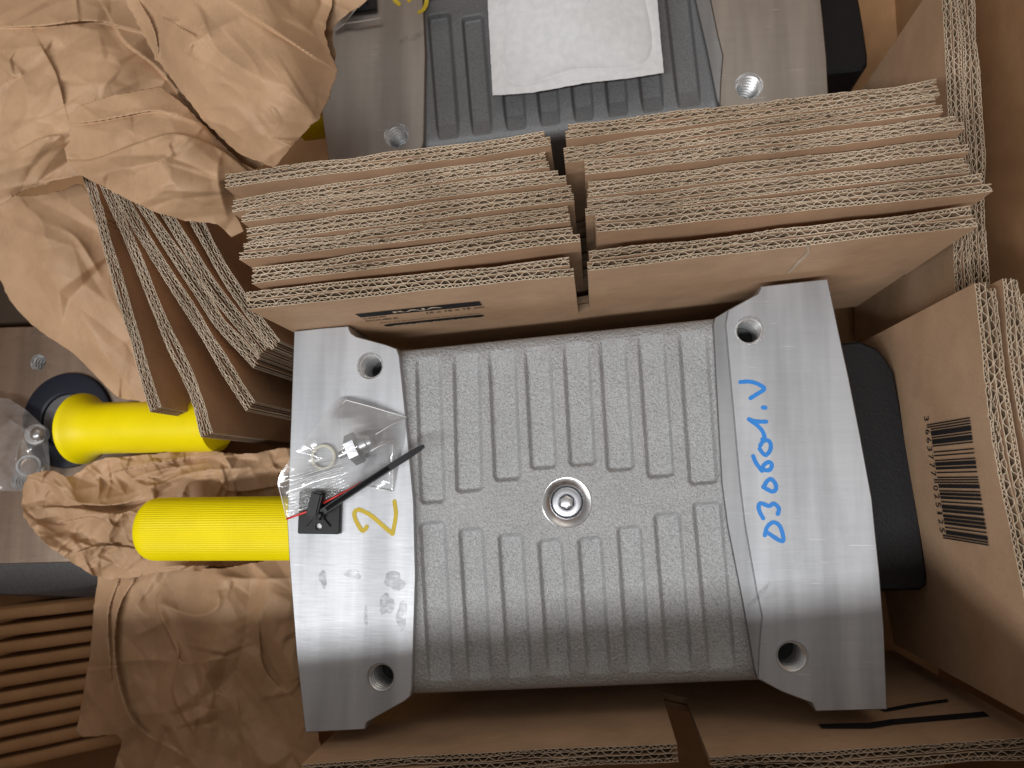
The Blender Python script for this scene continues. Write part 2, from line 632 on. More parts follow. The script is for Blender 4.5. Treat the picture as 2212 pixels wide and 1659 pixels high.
def board_mesh(name, path, s0, s1, off, side, t, zt, h, parent, seed, face_first=True, crush=0.5, fine=True, small=0.0033, big=0.0066, mats=None):
    """one double-wall board. off: distance of its near liner from the path, growing towards side*normal; face_first: fine flute next to the near liner"""
    rng = np.random.default_rng(seed)
    th = 0.00028
    split = t * (0.40 if face_first else 0.60)
    V, Fc, FM = [], [], []
    sg = np.linspace(s0, s1, 60)
    cr = np.zeros_like(sg)
    for _ in range(int(rng.integers(2, 5) * crush * 2)):
        c, w = rng.uniform(s0, s1), rng.uniform(0.008, 0.03)
        cr = np.maximum(cr, rng.uniform(0.4, 1.0) * np.exp(-((sg - c) / w) ** 2))
    wob = smooth_noise(rng, sg - s0 + 1e-6, 0.02) * 0.0006
    lowz = smooth_noise(rng, sg - s0 + 1e-6, 0.03) * 0.0011

    def ribbon(s, o, zt_, zb, thick, m_side):
        pt, nn = path.at(s)
        pt = pt + nn * (side * o)[:, None]
        tg = np.gradient(pt, axis=0)
        l = np.hypot(tg[:, 0], tg[:, 1]) + 1e-12
        nr = np.stack([-tg[:, 1] / l, tg[:, 0] / l], 1) * (thick / 2)
        b = sum(len(x) for x in V)
        n = len(s)
        a1, a2 = pt + nr, pt - nr
        V.append(np.concatenate([np.c_[a1, zt_], np.c_[a2, zt_], np.c_[a1, np.full(n, zb)], np.c_[a2, np.full(n, zb)]]))
        i = np.arange(n - 1) + b
        Fc.append(np.stack([i, i + 1, i + 1 + n, i + n], 1)); FM.append(np.zeros(n - 1, int))
        Fc.append(np.stack([i, i + 2 * n, i + 1 + 2 * n, i + 1], 1)); FM.append(np.full(n - 1, m_side))
        Fc.append(np.stack([i + n, i + 1 + n, i + 1 + 3 * n, i + 3 * n], 1)); FM.append(np.full(n - 1, m_side))
        ends = np.array([[b, b + n, b + 3 * n, b + 2 * n], [b + n - 1, b + 3 * n - 1 - n + n - n, 0, 0]])
        Fc.append(np.array([[b, b + n, b + 3 * n, b + 2 * n], [b + n - 1, b + 3 * n - 1, b + 4 * n - 1, b + 2 * n - 1]])[:1]); FM.append(np.zeros(1, int))
        Fc.append(np.array([[b + n - 1, b + 3 * n - 1, b + 4 * n - 1, b + 2 * n - 1]])); FM.append(np.zeros(1, int))

    m = int(max(24, (s1 - s0) / 0.0016))
    sl = np.linspace(s0, s1, m)
    crl = np.interp(sl, sg, cr)
    for o in (0.0, split, t):
        wv = np.interp(sl, sg, wob) if o != 0.0 else np.interp(sl, sg, wob) * 0.25
        dz = rng.uniform(-0.00040, 0.00016, m) - crl * rng.uniform(0.0, 0.0016, m) + np.interp(sl, sg, lowz)
        sq = (o - t * 0.5) * crl * 0.10 if o == t else 0
        ribbon(sl, np.full(m, off + o) + wv - sq, zt + dz, zt - h, th, 1)
    gaps = [(0.0, split, small if face_first else big), (split, t, big if face_first else small)]
    for a, b_, per in gaps:
        k = (12 if per > 0.005 else 9) if fine else 6
        n = int((s1 - s0) / per * k)
        s = np.linspace(s0 + 0.0003, s1 - 0.0003, n)
        c = np.interp(s, sg, cr)
        ph = 2 * math.pi * s / per + smooth_noise(rng, s - s0, 0.012) * 0.9 + rng.uniform(0, 6)
        amp = (b_ - a - th) / 2 * (1 - 0.45 * c)
        w = np.sin(ph)
        w = np.sign(w) * np.abs(w) ** 0.75
        o = off + (a + b_) / 2 + amp * w + c * rng.uniform(-1, 1, n) * 0.00045 + np.interp(s, sg, wob)
        o = np.clip(o, off + a + th * 0.6, off + b_ - th * 0.6)
        s = s + c * rng.uniform(-1, 1, n) * 0.0007
        dz = -0.0003 + np.interp(s, sg, lowz) + smooth_noise(rng, np.abs(s - s0) + 1e-6, 0.004) * 0.00035 - c * rng.uniform(-0.3, 1, n) * 0.0012
        ribbon(s, o, zt + dz, zt - h, 0.00032, 2)
    V = np.concatenate(V)
    Fc = np.concatenate(Fc)
    FM = np.concatenate(FM)
    return mesh(name, V, Fc, mats or [M['cut'], M['board'], M['flute']], parent, FM)


def face_sh(path, side, zt, px, py):
    """where the sight line through px, py meets the board's near face: (distance along the edge, distance below it)"""
    best = None
    r = ray(px, py)
    for i in range(len(path.p) - 1):
        a = Vector((*path.p[i], 0))
        b = Vector((*path.p[i + 1], 0))
        t = (b - a).normalized()
        n = Vector((-t.y, t.x, 0))
        den = r.dot(n)
        if abs(den) < 1e-9:
            continue
        k = (a - CAM).dot(n) / den
        q = CAM + r * k
        u = (q - a).dot(t)
        sl = (b - a).length
        miss = max(0, -u, u - sl)
        if best is None or miss < best[0]:
            best = (miss, path.s[i] + u, zt - q.z)
    return best[1], best[2]


def on_face(path, side, zt, s, h, lift=0.0006):
    pt, nn = path.at(np.clip(np.asarray(s, float), 0, path.L))
    pt = pt - nn * side * lift
    ex = np.asarray(s, float) - np.clip(np.asarray(s, float), 0, path.L)
    tg = np.stack([nn[:, 1], -nn[:, 0]], 1)
    pt = pt + tg * ex[:, None]
    return np.c_[pt, zt - np.asarray(h, float)]


def text_mesh(txt, bold=0.0):
    cu = bpy.data.curves.new('t', 'FONT')
    cu.body = txt
    cu.resolution_u = 3
    cu.offset = bold
    ob = bpy.data.objects.new('t', cu)
    COL.objects.link(ob)
    dg = bpy.context.evaluated_depsgraph_get()
    me = bpy.data.meshes.new_from_object(ob.evaluated_get(dg))
    v = np.array([tuple(x.co) for x in me.vertices])
    f = [tuple(p.vertices) for p in me.polygons]
    bpy.data.objects.remove(ob)
    bpy.data.curves.remove(cu)
    bpy.data.meshes.remove(me)
    v[:, 0] -= v[:, 0].min()
    v[:, 0] /= max(v[:, 0].max(), 1e-6)
    v[:, 1] -= v[:, 1].min()
    v[:, 1] /= max(v[:, 1].max(), 1e-6)
    return v, f


def print_text(name, txt, path, side, zt, c00, c10, c01, mat_, parent, lift=0.0006, bold=0.0):
    """c00, c10, c01: (s, h) of the text box's lower-left, lower-right and upper-left corners"""
    v, f = text_mesh(txt, bold)
    a, b, c = np.array(c00), np.array(c10), np.array(c01)
    sh = a + v[:, :1] * (b - a) + v[:, 1:2] * (c - a)
    return mesh(name, on_face(path, side, zt, sh[:, 0], sh[:, 1], lift), f, mat_, parent)


def print_poly(name, sh, path, side, zt, mat_, parent, lift=0.0005):
    # cut into strips so that it follows a bent board
    s = np.array([q[0] for q in sh])
    h = np.array([q[1] for q in sh])
    return mesh(name, on_face(path, side, zt, s, h, lift), [tuple(range(len(sh)))], mat_, parent)


def carton(label, pathpx, d, t, side, h, seed, gap=None, slot=0.078, front_only=False, crush=0.5, group=None, bend=0, flapd=0.0, cutline=None, body=True):
    """a carton folded flat and stood on edge: two layers of double-wall board; with gap=(i) a slot parts its flaps"""
    zt = CAMZ - d
    segs = pathpx if gap else [pathpx]
    a0 = P(*segs[0][0], d)
    root = empty('flattened_carton', (a0.x, a0.y, zt - h))
    tag(root, label, 'carton', group)
    paths = []
    for k, seg in enumerate(segs):
        pa = Path([P(x, y, d)[:2] for x, y in seg], bend)
        paths.append(pa)
        hh = slot if gap else h
        rr = random.Random(seed * 7 + k)
        e = [rr.uniform(-0.003, 0.003) for _ in range(2)]
        board_mesh('flap' if gap else 'panel', pa, 0, pa.L, 0.0, side, t, zt, hh, root, seed * 10 + k * 2, True, crush)
        board_mesh('flap' if gap else 'panel', pa, max(0, e[0]), pa.L - abs(e[1]) * 1.4, t + 0.0008, side, t, zt + rr.uniform(-0.0012, 0.0004), hh, root, seed * 10 + k * 2 + 1, False, crush)
    if gap and body:
        pb = Path([paths[0].p[0], paths[0].p[-1], paths[1].p[0], paths[1].p[-1]])
        n = 30
        s = np.linspace(0, pb.L, n)
        for k, o in enumerate((0.0003, t + 0.0008)):
            pt, nn = pb.at(s)
            q0, q1 = pt + nn * side * o, pt + nn * side * (o + t - 0.0004)
            z0, z1 = zt - slot - 0.0002, zt - h
            V = np.concatenate([np.c_[q0, np.full(n, z0)], np.c_[q1, np.full(n, z0)], np.c_[q0, np.full(n, z1)], np.c_[q1, np.full(n, z1)]])
            fs, fm = [], []
            for i in range(n - 1):
                fs += [(i, i + 1, i + 1 + n, i + n), (i, i + 2 * n, i + 1 + 2 * n, i + 1), (i + n, i + 1 + n, i + 1 + 3 * n, i + 3 * n)]
                fm += [0, 1, 1]
            fs += [(0, n, 3 * n, 2 * n), (n - 1, 3 * n - 1, 4 * n - 1, 2 * n - 1)]
            fm += [0, 0]
            mesh('body_panel', V, fs, [M['flute'], M['board']], root, fm)
    return root, paths, zt


# ------------------------------------------------------------------ crumpled paper and film
def tps(ctrl):
    c = np.array(ctrl, float)
    x = c[:, :2] / 300.0
    n = len(c)

    def U(r):
        return np.where(r < 1e-9, 0, r * r * np.log(np.maximum(r, 1e-9)))
    K = U(np.linalg.norm(x[:, None] - x[None], axis=2)) + np.eye(n) * 0.02
    Pm = np.c_[np.ones(n), x]
    A = np.zeros((n + 3, n + 3))
    A[:n, :n], A[:n, n:], A[n:, :n] = K, Pm, Pm.T
    w = np.linalg.solve(A, np.r_[c[:, 2], 0, 0, 0])

    def f(px, py):
        q = np.c_[px, py] / 300.0
        return U(np.linalg.norm(q[:, None] - x[None], axis=2)) @ w[:n] + np.c_[np.ones(len(q)), q] @ w[n:]
    return f


def seg_dist(px, py, pts):
    best = np.full(px.shape, 1e9)
    gx_, gy_ = np.zeros(px.shape), np.zeros(px.shape)
    sgn = np.zeros(px.shape)
    tt = np.zeros(px.shape)
    pts = np.array(pts, float)
    ln = np.linalg.norm(np.diff(pts, axis=0), axis=1)
    cum = np.r_[0, np.cumsum(ln)]
    for i in range(len(pts) - 1):
        a, b = pts[i], pts[i + 1]
        e = b - a
        u = np.clip(((px - a[0]) * e[0] + (py - a[1]) * e[1]) / (e @ e), 0, 1)
        dx, dy = px - a[0] - u * e[0], py - a[1] - u * e[1]
        dd = np.hypot(dx, dy)
        m = dd < best
        best = np.where(m, dd, best)
        gx_, gy_ = np.where(m, dx, gx_), np.where(m, dy, gy_)
        sgn = np.where(m, np.sign(e[0] * dy - e[1] * dx), sgn)
        tt = np.where(m, (cum[i] + u * ln[i]) / cum[-1], tt)
    seg_dist.grad = (gx_ / np.maximum(best, 1e-6), gy_ / np.maximum(best, 1e-6))
    return best, sgn, tt


def facets(px, py, rng, n, amp, ang=0.0, st=1.0):
    """piecewise flat random relief: heights on scattered points, joined by flat triangles"""
    ca, sa = math.cos(ang), math.sin(ang)
    px, py = (px * ca + py * sa) / st, (-px * sa + py * ca)
    x0, x1, y0, y1 = px.min() - 20, px.max() + 20, py.min() - 20, py.max() + 20
    pts = [Vector((rng.uniform(x0, x1), rng.uniform(y0, y1))) for _ in range(n)]
    pts += [Vector((x, y)) for x in (x0 - 60, (x0 + x1) / 2, x1 + 60) for y in (y0 - 60, (y0 + y1) / 2, y1 + 60)]
    rv, _, rf, _, _, _ = delaunay_2d_cdt(pts, [], [], 0, 1e-5)
    hh = rng.uniform(-1, 1, len(rv)) * amp
    out = np.zeros(px.shape)
    for f in rf:
        (ax, ay), (bx, by), (cx, cy) = [tuple(rv[i]) for i in f[:3]]
        den = (by - cy) * (ax - cx) + (cx - bx) * (ay - cy)
        if abs(den) < 1e-9:
            continue
        box = (px >= min(ax, bx, cx)) & (px <= max(ax, bx, cx)) & (py >= min(ay, by, cy)) & (py <= max(ay, by, cy))
        idx = np.nonzero(box)[0]
        if not len(idx):
            continue
        u = ((by - cy) * (px[idx] - cx) + (cx - bx) * (py[idx] - cy)) / den
        v = ((cy - ay) * (px[idx] - cx) + (ax - cx) * (py[idx] - cy)) / den
        w = 1 - u - v
        k = (u >= -1e-6) & (v >= -1e-6) & (w >= -1e-6)
        out[idx[k]] = (u * hh[f[0]] + v * hh[f[1]] + w * hh[f[2]])[k]
    return out


def torn(poly, rng, amp, step=9):
    out = []
    n = len(poly)
    for i in range(n):
        a, b = np.array(poly[i], float), np.array(poly[(i + 1) % n], float)
        k = max(1, int(np.linalg.norm(b - a) / step))
        for j in range(k):
            out.append(tuple(a + (b - a) * j / k + rng.uniform(-amp, amp, 2)))
    return out


def sheet(name, poly, ctrl, creases, seed, mat_, parent=None, step=3.0, fac=((26, 0.003), (120, 0.0012)), rnd_ridge=40, rnd_lip=12, amp=0.0012, edge=1.6, thick=0.0002, curve_px=True, ang=0.0, st=1.0, flat=1.0):
    rng = np.random.default_rng(seed)
    if curve_px:
        poly = [tuple(p) for p in catmull(list(poly) + [poly[0]], 5)[:-1]]
    poly = torn(poly, rng, edge)
    xs = [p[0] for p in poly]
    ys = [p[1] for p in poly]
    gx = np.arange(min(xs) - step, max(xs) + 2 * step, step)
    gy = np.arange(min(ys) - step, max(ys) + 2 * step, step)
    X, Y = np.meshgrid(gx, gy)
    px, py = X.ravel(), Y.ravel()
    keep = inside(poly, px, py)
    nx, ny = len(gx), len(gy)
    K = keep.reshape(ny, nx)
    q = K[:-1, :-1] | K[1:, :-1] | K[:-1, 1:] | K[1:, 1:]
    jj, ii = np.nonzero(q)
    f = np.stack([jj * nx + ii, (jj + 1) * nx + ii, (jj + 1) * nx + ii + 1, jj * nx + ii + 1], 1)
    used = np.unique(f)
    rim = used[~keep[used]]                      # vertices just outside are drawn in to the outline
    dist, _, _ = seg_dist(px[rim], py[rim], poly + [poly[0]])
    px[rim] -= dist * seg_dist.grad[0]
    py[rim] -= dist * seg_dist.grad[1]
    dm = sum(c[2] for c in ctrl) / len(ctrl)
    d = dm + flat * (tps(ctrl)(px, py) - dm)
    h = np.zeros(px.shape)
    lx, ly = np.zeros(px.shape), np.zeros(px.shape)
    for n, a in fac:
        h += facets(px, py, rng, n, a, ang, st)
    for pts, kind, A, w in creases:
        dist, sg, t = seg_dist(px, py, catmull(pts, 26) if len(pts) > 2 else pts)
        tp = np.clip(np.sin(np.pi * np.clip(t, 0.02, 0.98)), 0, 1) ** 0.5
        if kind == 'r':
            h += A * tp * np.exp(-dist / w)
        elif kind == 'v':
            h -= A * tp * np.exp(-dist / w)
        else:
            k = 1 if kind == 'l' else -1
            
            m = np.clip(sg * k * dist / (2.4 * step) + 0.5, 0, 1)
            m = m * m * (3 - 2 * m)
            h += A * tp * np.exp(-dist / w) * (1.15 * m - 0.15)
            hook = tp * np.exp(-dist / (0.8 * w)) * m * min(5.0, 1100 * A)       # the raised side reaches over the lower one
            lx -= hook * seg_dist.grad[0]
            ly -= hook * seg_dist.grad[1]
    x0, x1, y0, y1 = min(xs), max(xs), min(ys), max(ys)
    for k in range(rnd_ridge + rnd_lip):
        cx, cy, a, L = rng.uniform(x0, x1), rng.uniform(y0, y1), rng.uniform(0, math.pi), rng.uniform(30, 190)
        q = rng.uniform(-0.5, 0.5)
        pts = [(cx - L / 2 * math.cos(a), cy - L / 2 * math.sin(a)), (cx + q * 20, cy + q * 20), (cx + L / 2 * math.cos(a + q), cy + L / 2 * math.sin(a + q))]
        near = np.nonzero((np.abs(px - cx) < L) & (np.abs(py - cy) < L))[0]
        if not len(near):
            continue
        dist, sg, t = seg_dist(px[near], py[near], pts)
        tp = np.sin(np.pi * np.clip(t, 0.02, 0.98))
        w = rng.uniform(7, 30)
        A = amp * rng.uniform(0.3, 1.0)
        if k < rnd_ridge:
            h[near] += A * tp * np.exp(-dist / w) * (1 if rng.uniform() > 0.35 else -1)
        else:
            h[near] += 1.2 * A * tp * np.exp(-dist / w) * np.clip(sg * dist / (2.4 * step) + 0.5, 0, 1)
    co = PV(px + lx, py + ly, d - h)
    remap = np.full(nx * ny, -1)
    remap[used] = np.arange(len(used))
    o = mesh(name, co[used], remap[f], mat_, parent, smooth=True)
    if thick:
        md = o.modifiers.new('thickness', 'SOLIDIFY')
        md.thickness = thick
        md.offset = -1
    return o


def outline_box(px_poly):
    return [P(x, y, d) for x, y, d in px_poly]


# ================================================================== THE OUTER CARTON
oc = empty('outer_carton', (0, 0, 0))
tag(oc, 'large brown outer carton whose tall wall closes the right edge of the picture', 'carton')


def slab(name, a, b, z0, z1, thick, mat_, parent, a1=None, b1=None):
    """an upright panel from a to b (x, y), its top edge leaning to a1, b1"""
    a, b = Vector((*a, 0)), Vector((*b, 0))
    a1 = Vector((*a1, 0)) if a1 else a
    b1 = Vector((*b1, 0)) if b1 else b
    n = (b - a).normalized().cross(Vector((0, 0, 1))) * thick
    lo, hi = Vector((0, 0, z0)), Vector((0, 0, z1))
    v = [a + lo, b + lo, b1 + hi, a1 + hi, a + lo + n, b + lo + n, b1 + hi + n, a1 + hi + n]
    f = [(0, 1, 2, 3), (7, 6, 5, 4), (0, 4, 5, 1), (1, 5, 6, 2), (2, 6, 7, 3), (3, 7, 4, 0)]
    return recalc(mesh(name, v, f, mat_, parent))


WX, WL, WB, WT = 0.232, -0.52, -0.232, 0.50
fl = mesh('floor_panel', [(WL, WB, 0), (WX, WB, 0), (WX, WT, 0), (WL, WT, 0), (WL, WB, -0.006), (WX, WB, -0.006), (WX, WT, -0.006), (WL, WT, -0.006)],
          [(0, 1, 2, 3), (7, 6, 5, 4), (0, 4, 5, 1), (1, 5, 6, 2), (2, 6, 7, 3), (3, 7, 4, 0)], M['wall'], oc)
slab('wall_panel', (WX, WT), (WX, WB), -0.006, 0.34, -0.008, M['wall'], oc)
slab('wall_panel', (WX, WB), (WL, WB), -0.006, 0.31, -0.008, M['wall'], oc)
slab('wall_panel', (WL, WB), (WL, WT), -0.006, 0.34, -0.008, M['wall'], oc)
slab('wall_panel', (WL, WT), (WX, WT), -0.006, 0.34, -0.008, M['wall'], oc)
slab('flap', (WX, WB), (WL, WB), 0.31, 0.44, -0.008, M['wall'], oc, (WX, -0.132), (WL, -0.222))  # unseen leaning panel, added and shaped to cast the shadow over the housing

# ================================================================== THE GEAR HOUSINGS
DM = 0.385            # milled faces of the near housing
DB = DM + 0.0045      # its cast body
FOOT_L = [(635, 715), (690, 709), (752, 704), (755, 712), (759, 720), (770, 727), (833, 744), (857, 753), (863, 769), (877, 902), (894, 1084), (898, 1244), (895, 1340),
          (892, 1440), (890, 1488), (886, 1505), (874, 1515), (792, 1561), (788, 1576), (659, 1583), (640, 1411), (625, 1218), (620, 1124), (625, 990)]
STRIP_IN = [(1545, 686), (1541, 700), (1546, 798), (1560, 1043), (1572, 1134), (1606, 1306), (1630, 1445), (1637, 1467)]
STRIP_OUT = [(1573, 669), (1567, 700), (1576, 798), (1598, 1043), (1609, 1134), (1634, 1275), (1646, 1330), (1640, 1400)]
FOOT_R = [(1788, 602), (1644, 618), (1641, 626), (1637, 634), *STRIP_OUT, (1637, 1467),
          (1690, 1495), (1754, 1519), (1763, 1537), (1917, 1533), (1910, 1358), (1900, 1236), (1884, 1078), (1858, 938), (1833, 812), (1819, 749), (1802, 668)]
HOLES_L = [(799, 790, 28), (822, 1465, 29)]
HOLES_R = [(1620, 713, 29), (1712, 1420, 30)]


def w2(pts, d):
    return [tuple(P(x, y, d)[:2]) for x, y in pts]


def threaded_hole(parent, px, py, r, d):
    c = P(px, py, d)
    rw = r / F * d
    pitch, n = 0.0029, 8
    prof = [(rw * 1.09, 0.00003), (rw * 1.0, -0.0010)]
    z = -0.0010
    for k in range(n):
        prof += [(rw * 0.99, z - pitch * 0.45), (rw * 0.86, z - pitch * 0.70), (rw * 0.855, z - pitch * 0.86), (rw * 0.99, z - pitch)]
        z -= pitch
    prof += [(rw * 0.88, z - 0.001), (0.0005, z - 0.004)]
    ax = Vector((0, 0, 1))
    verts, faces = [], []
    seg = 40
    for k, (rr, zz) in enumerate(prof):
        for i in range(seg):
            a = 2 * math.pi * i / seg
            hz = 0
            verts.append((c.x + rr * math.cos(a), c.y + rr * math.sin(a), c.z + zz - hz))
    for k in range(len(prof) - 1):
        for i in range(seg):
            j = (i + 1) % seg
            faces.append((k * seg + i, k * seg + j, (k + 1) * seg + j, (k + 1) * seg + i))
    fm = []
    for k in range(len(prof) - 1):
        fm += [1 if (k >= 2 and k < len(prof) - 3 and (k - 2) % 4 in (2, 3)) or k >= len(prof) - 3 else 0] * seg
    o = mesh('threaded_hole', verts, faces, [M['thread'], M['hole_dark']], parent, fm)
    return o


def build_housing():
    base = P(1250, 1100, DB)
    root = empty('gear_housing', (base.x, base.y, 0))
    # feet
    for ol, hl in ((FOOT_L, HOLES_L), (FOOT_R, HOLES_R)):
        hw = []
        for x, y, r in hl:
            c = P(x, y, DM)
            hw.append((c.x, c.y, r * 1.09 / F * DM))
        ft = plate('foot', w2(ol, DM), CAMZ - DM, 0.034, M['milled'], root, hw, 0.0005)
        for x, y, r in hl:
            threaded_hole(ft, x, y, r, DM)
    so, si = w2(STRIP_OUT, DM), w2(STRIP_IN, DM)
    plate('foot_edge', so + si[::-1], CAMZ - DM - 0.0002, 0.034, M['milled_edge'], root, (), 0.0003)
    # cast body as one relief: rounded long edges and sunk pockets
    TL, TR, BL, BR = (846, 760), (1568, 686), (868, 1499), (1664, 1467)
    nu, nv = 560, 430
    u = np.linspace(0, 1, nu)
    v = np.linspace(0, 1, nv)
    U, Vv = np.meshgrid(u, v)
    U, Vv = U.ravel(), Vv.ravel()

    def bil(k):
        return (TL[k] * (1 - U) + TR[k] * U) * (1 - Vv) + (BL[k] * (1 - U) + BR[k] * U) * Vv
    px, py = bil(0), bil(1)
    top = np.minimum(Vv, 1 - Vv) * 770
    R = 36.0
    e = np.clip(R - top, 0, R)
    drop = (R - np.sqrt(np.maximum(R * R - e * e, 0))) / F * DB * 0.75
    low = np.clip((Vv - 0.86) / 0.14, 0, 1)
    drop += 0.0012 * low ** 2
    up = [((903, 874), (910, 1084), 50, 1085), ((983, 874), (987, 1056), 54, 1060), ((1062, 874), (1069, 1031), 55, 1036), ((1141, 874), (1148, 1007), 53, 1011),
          ((1225, 874), (1232, 1000), 53, 1004), ((1304, 874), (1312, 1000), 55, 1015), ((1389, 874), (1398, 1000), 55, 1029), ((1478, 874), (1487, 1000), 58, 1044)]
    dn = [((908, 1129), (925, 1430), 52, 1129), ((993, 1143), (1011, 1430), 49, 1143), ((1078, 1155), (1096, 1430), 50, 1155), ((1164, 1169), (1182, 1430), 49, 1167),
          ((1250, 1164), (1268, 1430), 48, 1162), ((1335, 1140), (1354, 1430), 49, 1139), ((1414, 1112), (1440, 1430), 53, 1110), ((1498, 1090), (1530, 1430), 57, 1087)]
    pock = np.zeros(px.shape)

    def rbox(dx, dy, r):
        return np.hypot(np.maximum(dx, 0), np.maximum(dy, 0)) + np.minimum(np.maximum(dx, dy), 0) - r
    for (a, b, w, end), sgn in [(q, 1) for q in up] + [(q, -1) for q in dn]:
        xl = a[0] + (py - a[1]) * (b[0] - a[0]) / (b[1] - a[1])
        cx = xl + w / 2
        rr = 9.0
        dx = np.abs(px - cx) - (w / 2 - rr)
        dy = (py - (end + (px - cx) * -0.08)) * sgn + rr
        sd = rbox(dx, dy, rr)
        wall = 5.5
        m = np.clip(0.5 - sd / (2 * wall), 0, 1)
        m = m * m * (3 - 2 * m)
        pock = np.maximum(pock, m)
    pock *= np.clip((top - 14) / 60, 0, 1) ** 0.8          # the pockets run out before the rounded long edges
    hgt = np.maximum(drop, 0.0034 * pock) + 0.25 * drop * pock
    # fillet up to the feet
    for ol in (FOOT_L, STRIP_IN + STRIP_OUT[::-1]):
        dist, _, _ = seg_dist(px, py, ol + [ol[0]])
        hgt -= 0.0022 * np.exp(-dist / 5.0)
    # bore around the centre screw
    ctr = (1224, 1085)
    rr = np.hypot(px - ctr[0], py - ctr[1])
    hgt = np.where(rr < 52, np.maximum(hgt, 0.0040), hgt)
    co = PV(px, py, DB + hgt)
    f = []
    I = np.arange(nu * nv).reshape(nv, nu)
    q = np.stack([I[:-1, :-1], I[1:, :-1], I[1:, 1:], I[:-1, 1:]], 2).reshape(-1, 4)
    ring = np.concatenate([I[0, :], I[1:, -1], I[-1, -2::-1], I[-2:0:-1, 0]])
    n0 = len(co)
    low = co[ring].copy()
    low[:, 2] = 0.012
    rn = len(ring)
    k = np.arange(rn)
    side = np.stack([ring[k], ring[(k + 1) % rn], n0 + (k + 1) % rn, n0 + k], 1)
    mesh('cast_body', np.concatenate([co, low]), np.concatenate([q, side]), M['cast'], root, smooth=True).data.set_sharp_from_angle(angle=math.radians(50))
    # centre screw in its turned seat
    c = P(ctr[0], ctr[1], DB)
    k = DB / F
    seat = lathe('screw_seat', c, [(54 * k, -0.004), (54 * k, 0.0002), (52 * k, 0.0004), (50 * k, 0.0003), (36 * k, -0.0016), (34 * k, -0.0022), (33.6 * k, -0.0045)], M['bright'], root, 64)
    sc = lathe('socket_screw', c, [(32.5 * k, -0.0042), (32.5 * k, -0.0022), (30.5 * k, -0.0012), (29 * k, -0.0010), (19.5 * k, -0.0010), (18.5 * k, -0.0014), (17.5 * k, -0.0014), (16.5 * k, -0.0022), (16.4 * k, -0.0039)], M['zinc'], root, 64)
    lathe('hex_socket', c, [(16.2 * k, -0.0040), (15.2 * k, -0.0012), (13 * k, -0.0003), (9 * k, 0.0001), (4 * k, 0.0003), (0.3 * k, 0.00032)], M['bright'], sc, 6 * 4,
          mod=lambda a, kk: 1.0 / max(0.87, math.cos(((a + math.pi / 6) % (math.pi / 3)) - math.pi / 6)) * 0.94 if kk < 3 else 1.0)
    # black flange block beyond the right foot
    blk = [(1800, 742), (1858, 736), (1896, 752), (1916, 775), (1933, 805), (1945, 868), (1970, 1008), (1984, 1100), (1994, 1166), (2003, 1240), (2002, 1266), (1990, 1276), (1870, 1279)]
    plate('black_cover', w2(blk, 0.425), CAMZ - 0.425, 0.115, M['black'], root, (), 0.0016)
    return root


h1 = build_housing()
tag(h1, 'aluminium gear housing with blue marker digits and yellow 2, in the middle', 'gear housing', 'aluminium gear housings')


def copy_tree(o, parent=None):
    c = o.copy()
    COL.objects.link(c)
    c.parent = parent
    for ch in [x for x in bpy.data.objects if x.parent == o]:
        copy_tree(ch, c)
    return c


# the second housing: the same casting, lower in the carton and turned a little
D2 = 0.452
h2 = copy_tree(h1)
bpy.context.view_layer.update()
a1, b1 = P(822, 1465, DM), P(1712, 1420, DM)
a2, b2 = P(891, 241, D2), P(1653, 131, D2)
ang = math.atan2((b2 - a2).y, (b2 - a2).x) - math.atan2((b1 - a1).y, (b1 - a1).x)
mid1, mid2 = (a1 + b1) / 2, (a2 + b2) / 2
sc2 = (b2 - a2).length / (b1 - a1).length
T = Matrix.Translation(mid2) @ Matrix.Rotation(ang, 4, 'Z') @ Matrix.Scale(sc2, 4) @ Matrix.Translation(-mid1)
h2.matrix_world = T @ h1.matrix_world
bpy.context.view_layer.update()
h2['turned'] = 1
tag(h2, 'darker oily gear housing at the top edge, carrying the white sachet', 'gear housing', 'aluminium gear housings')
for o in [x for x in bpy.data.objects if x.parent == h2]:
    n = o.name.split('.')[0]
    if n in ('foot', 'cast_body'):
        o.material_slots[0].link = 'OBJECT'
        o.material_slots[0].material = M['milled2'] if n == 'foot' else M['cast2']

# writing on the near housing
stroke('painted_numeral', [(852, 1083), (855, 1113), (848, 1153)], 9.4, DM, M['ink_yellow'], h1, 1)
stroke('painted_numeral', [(848, 1153), (833, 1141), (803, 1115), (779, 1102), (769, 1103), (765, 1111), (770, 1127), (781, 1145), (788, 1144), (792, 1138)], 9.4, DM, M['ink_yellow'], h1, 2, 0.0002)


def bz1(pts):
    return [(1581.6 + x * 0.11667, 801.85 + y * 0.11667) for x, y in pts]


def bz2(pts):
    return [(1581.6 + x * 0.11667, 984.3 + y * 0.11667) for x, y in pts]


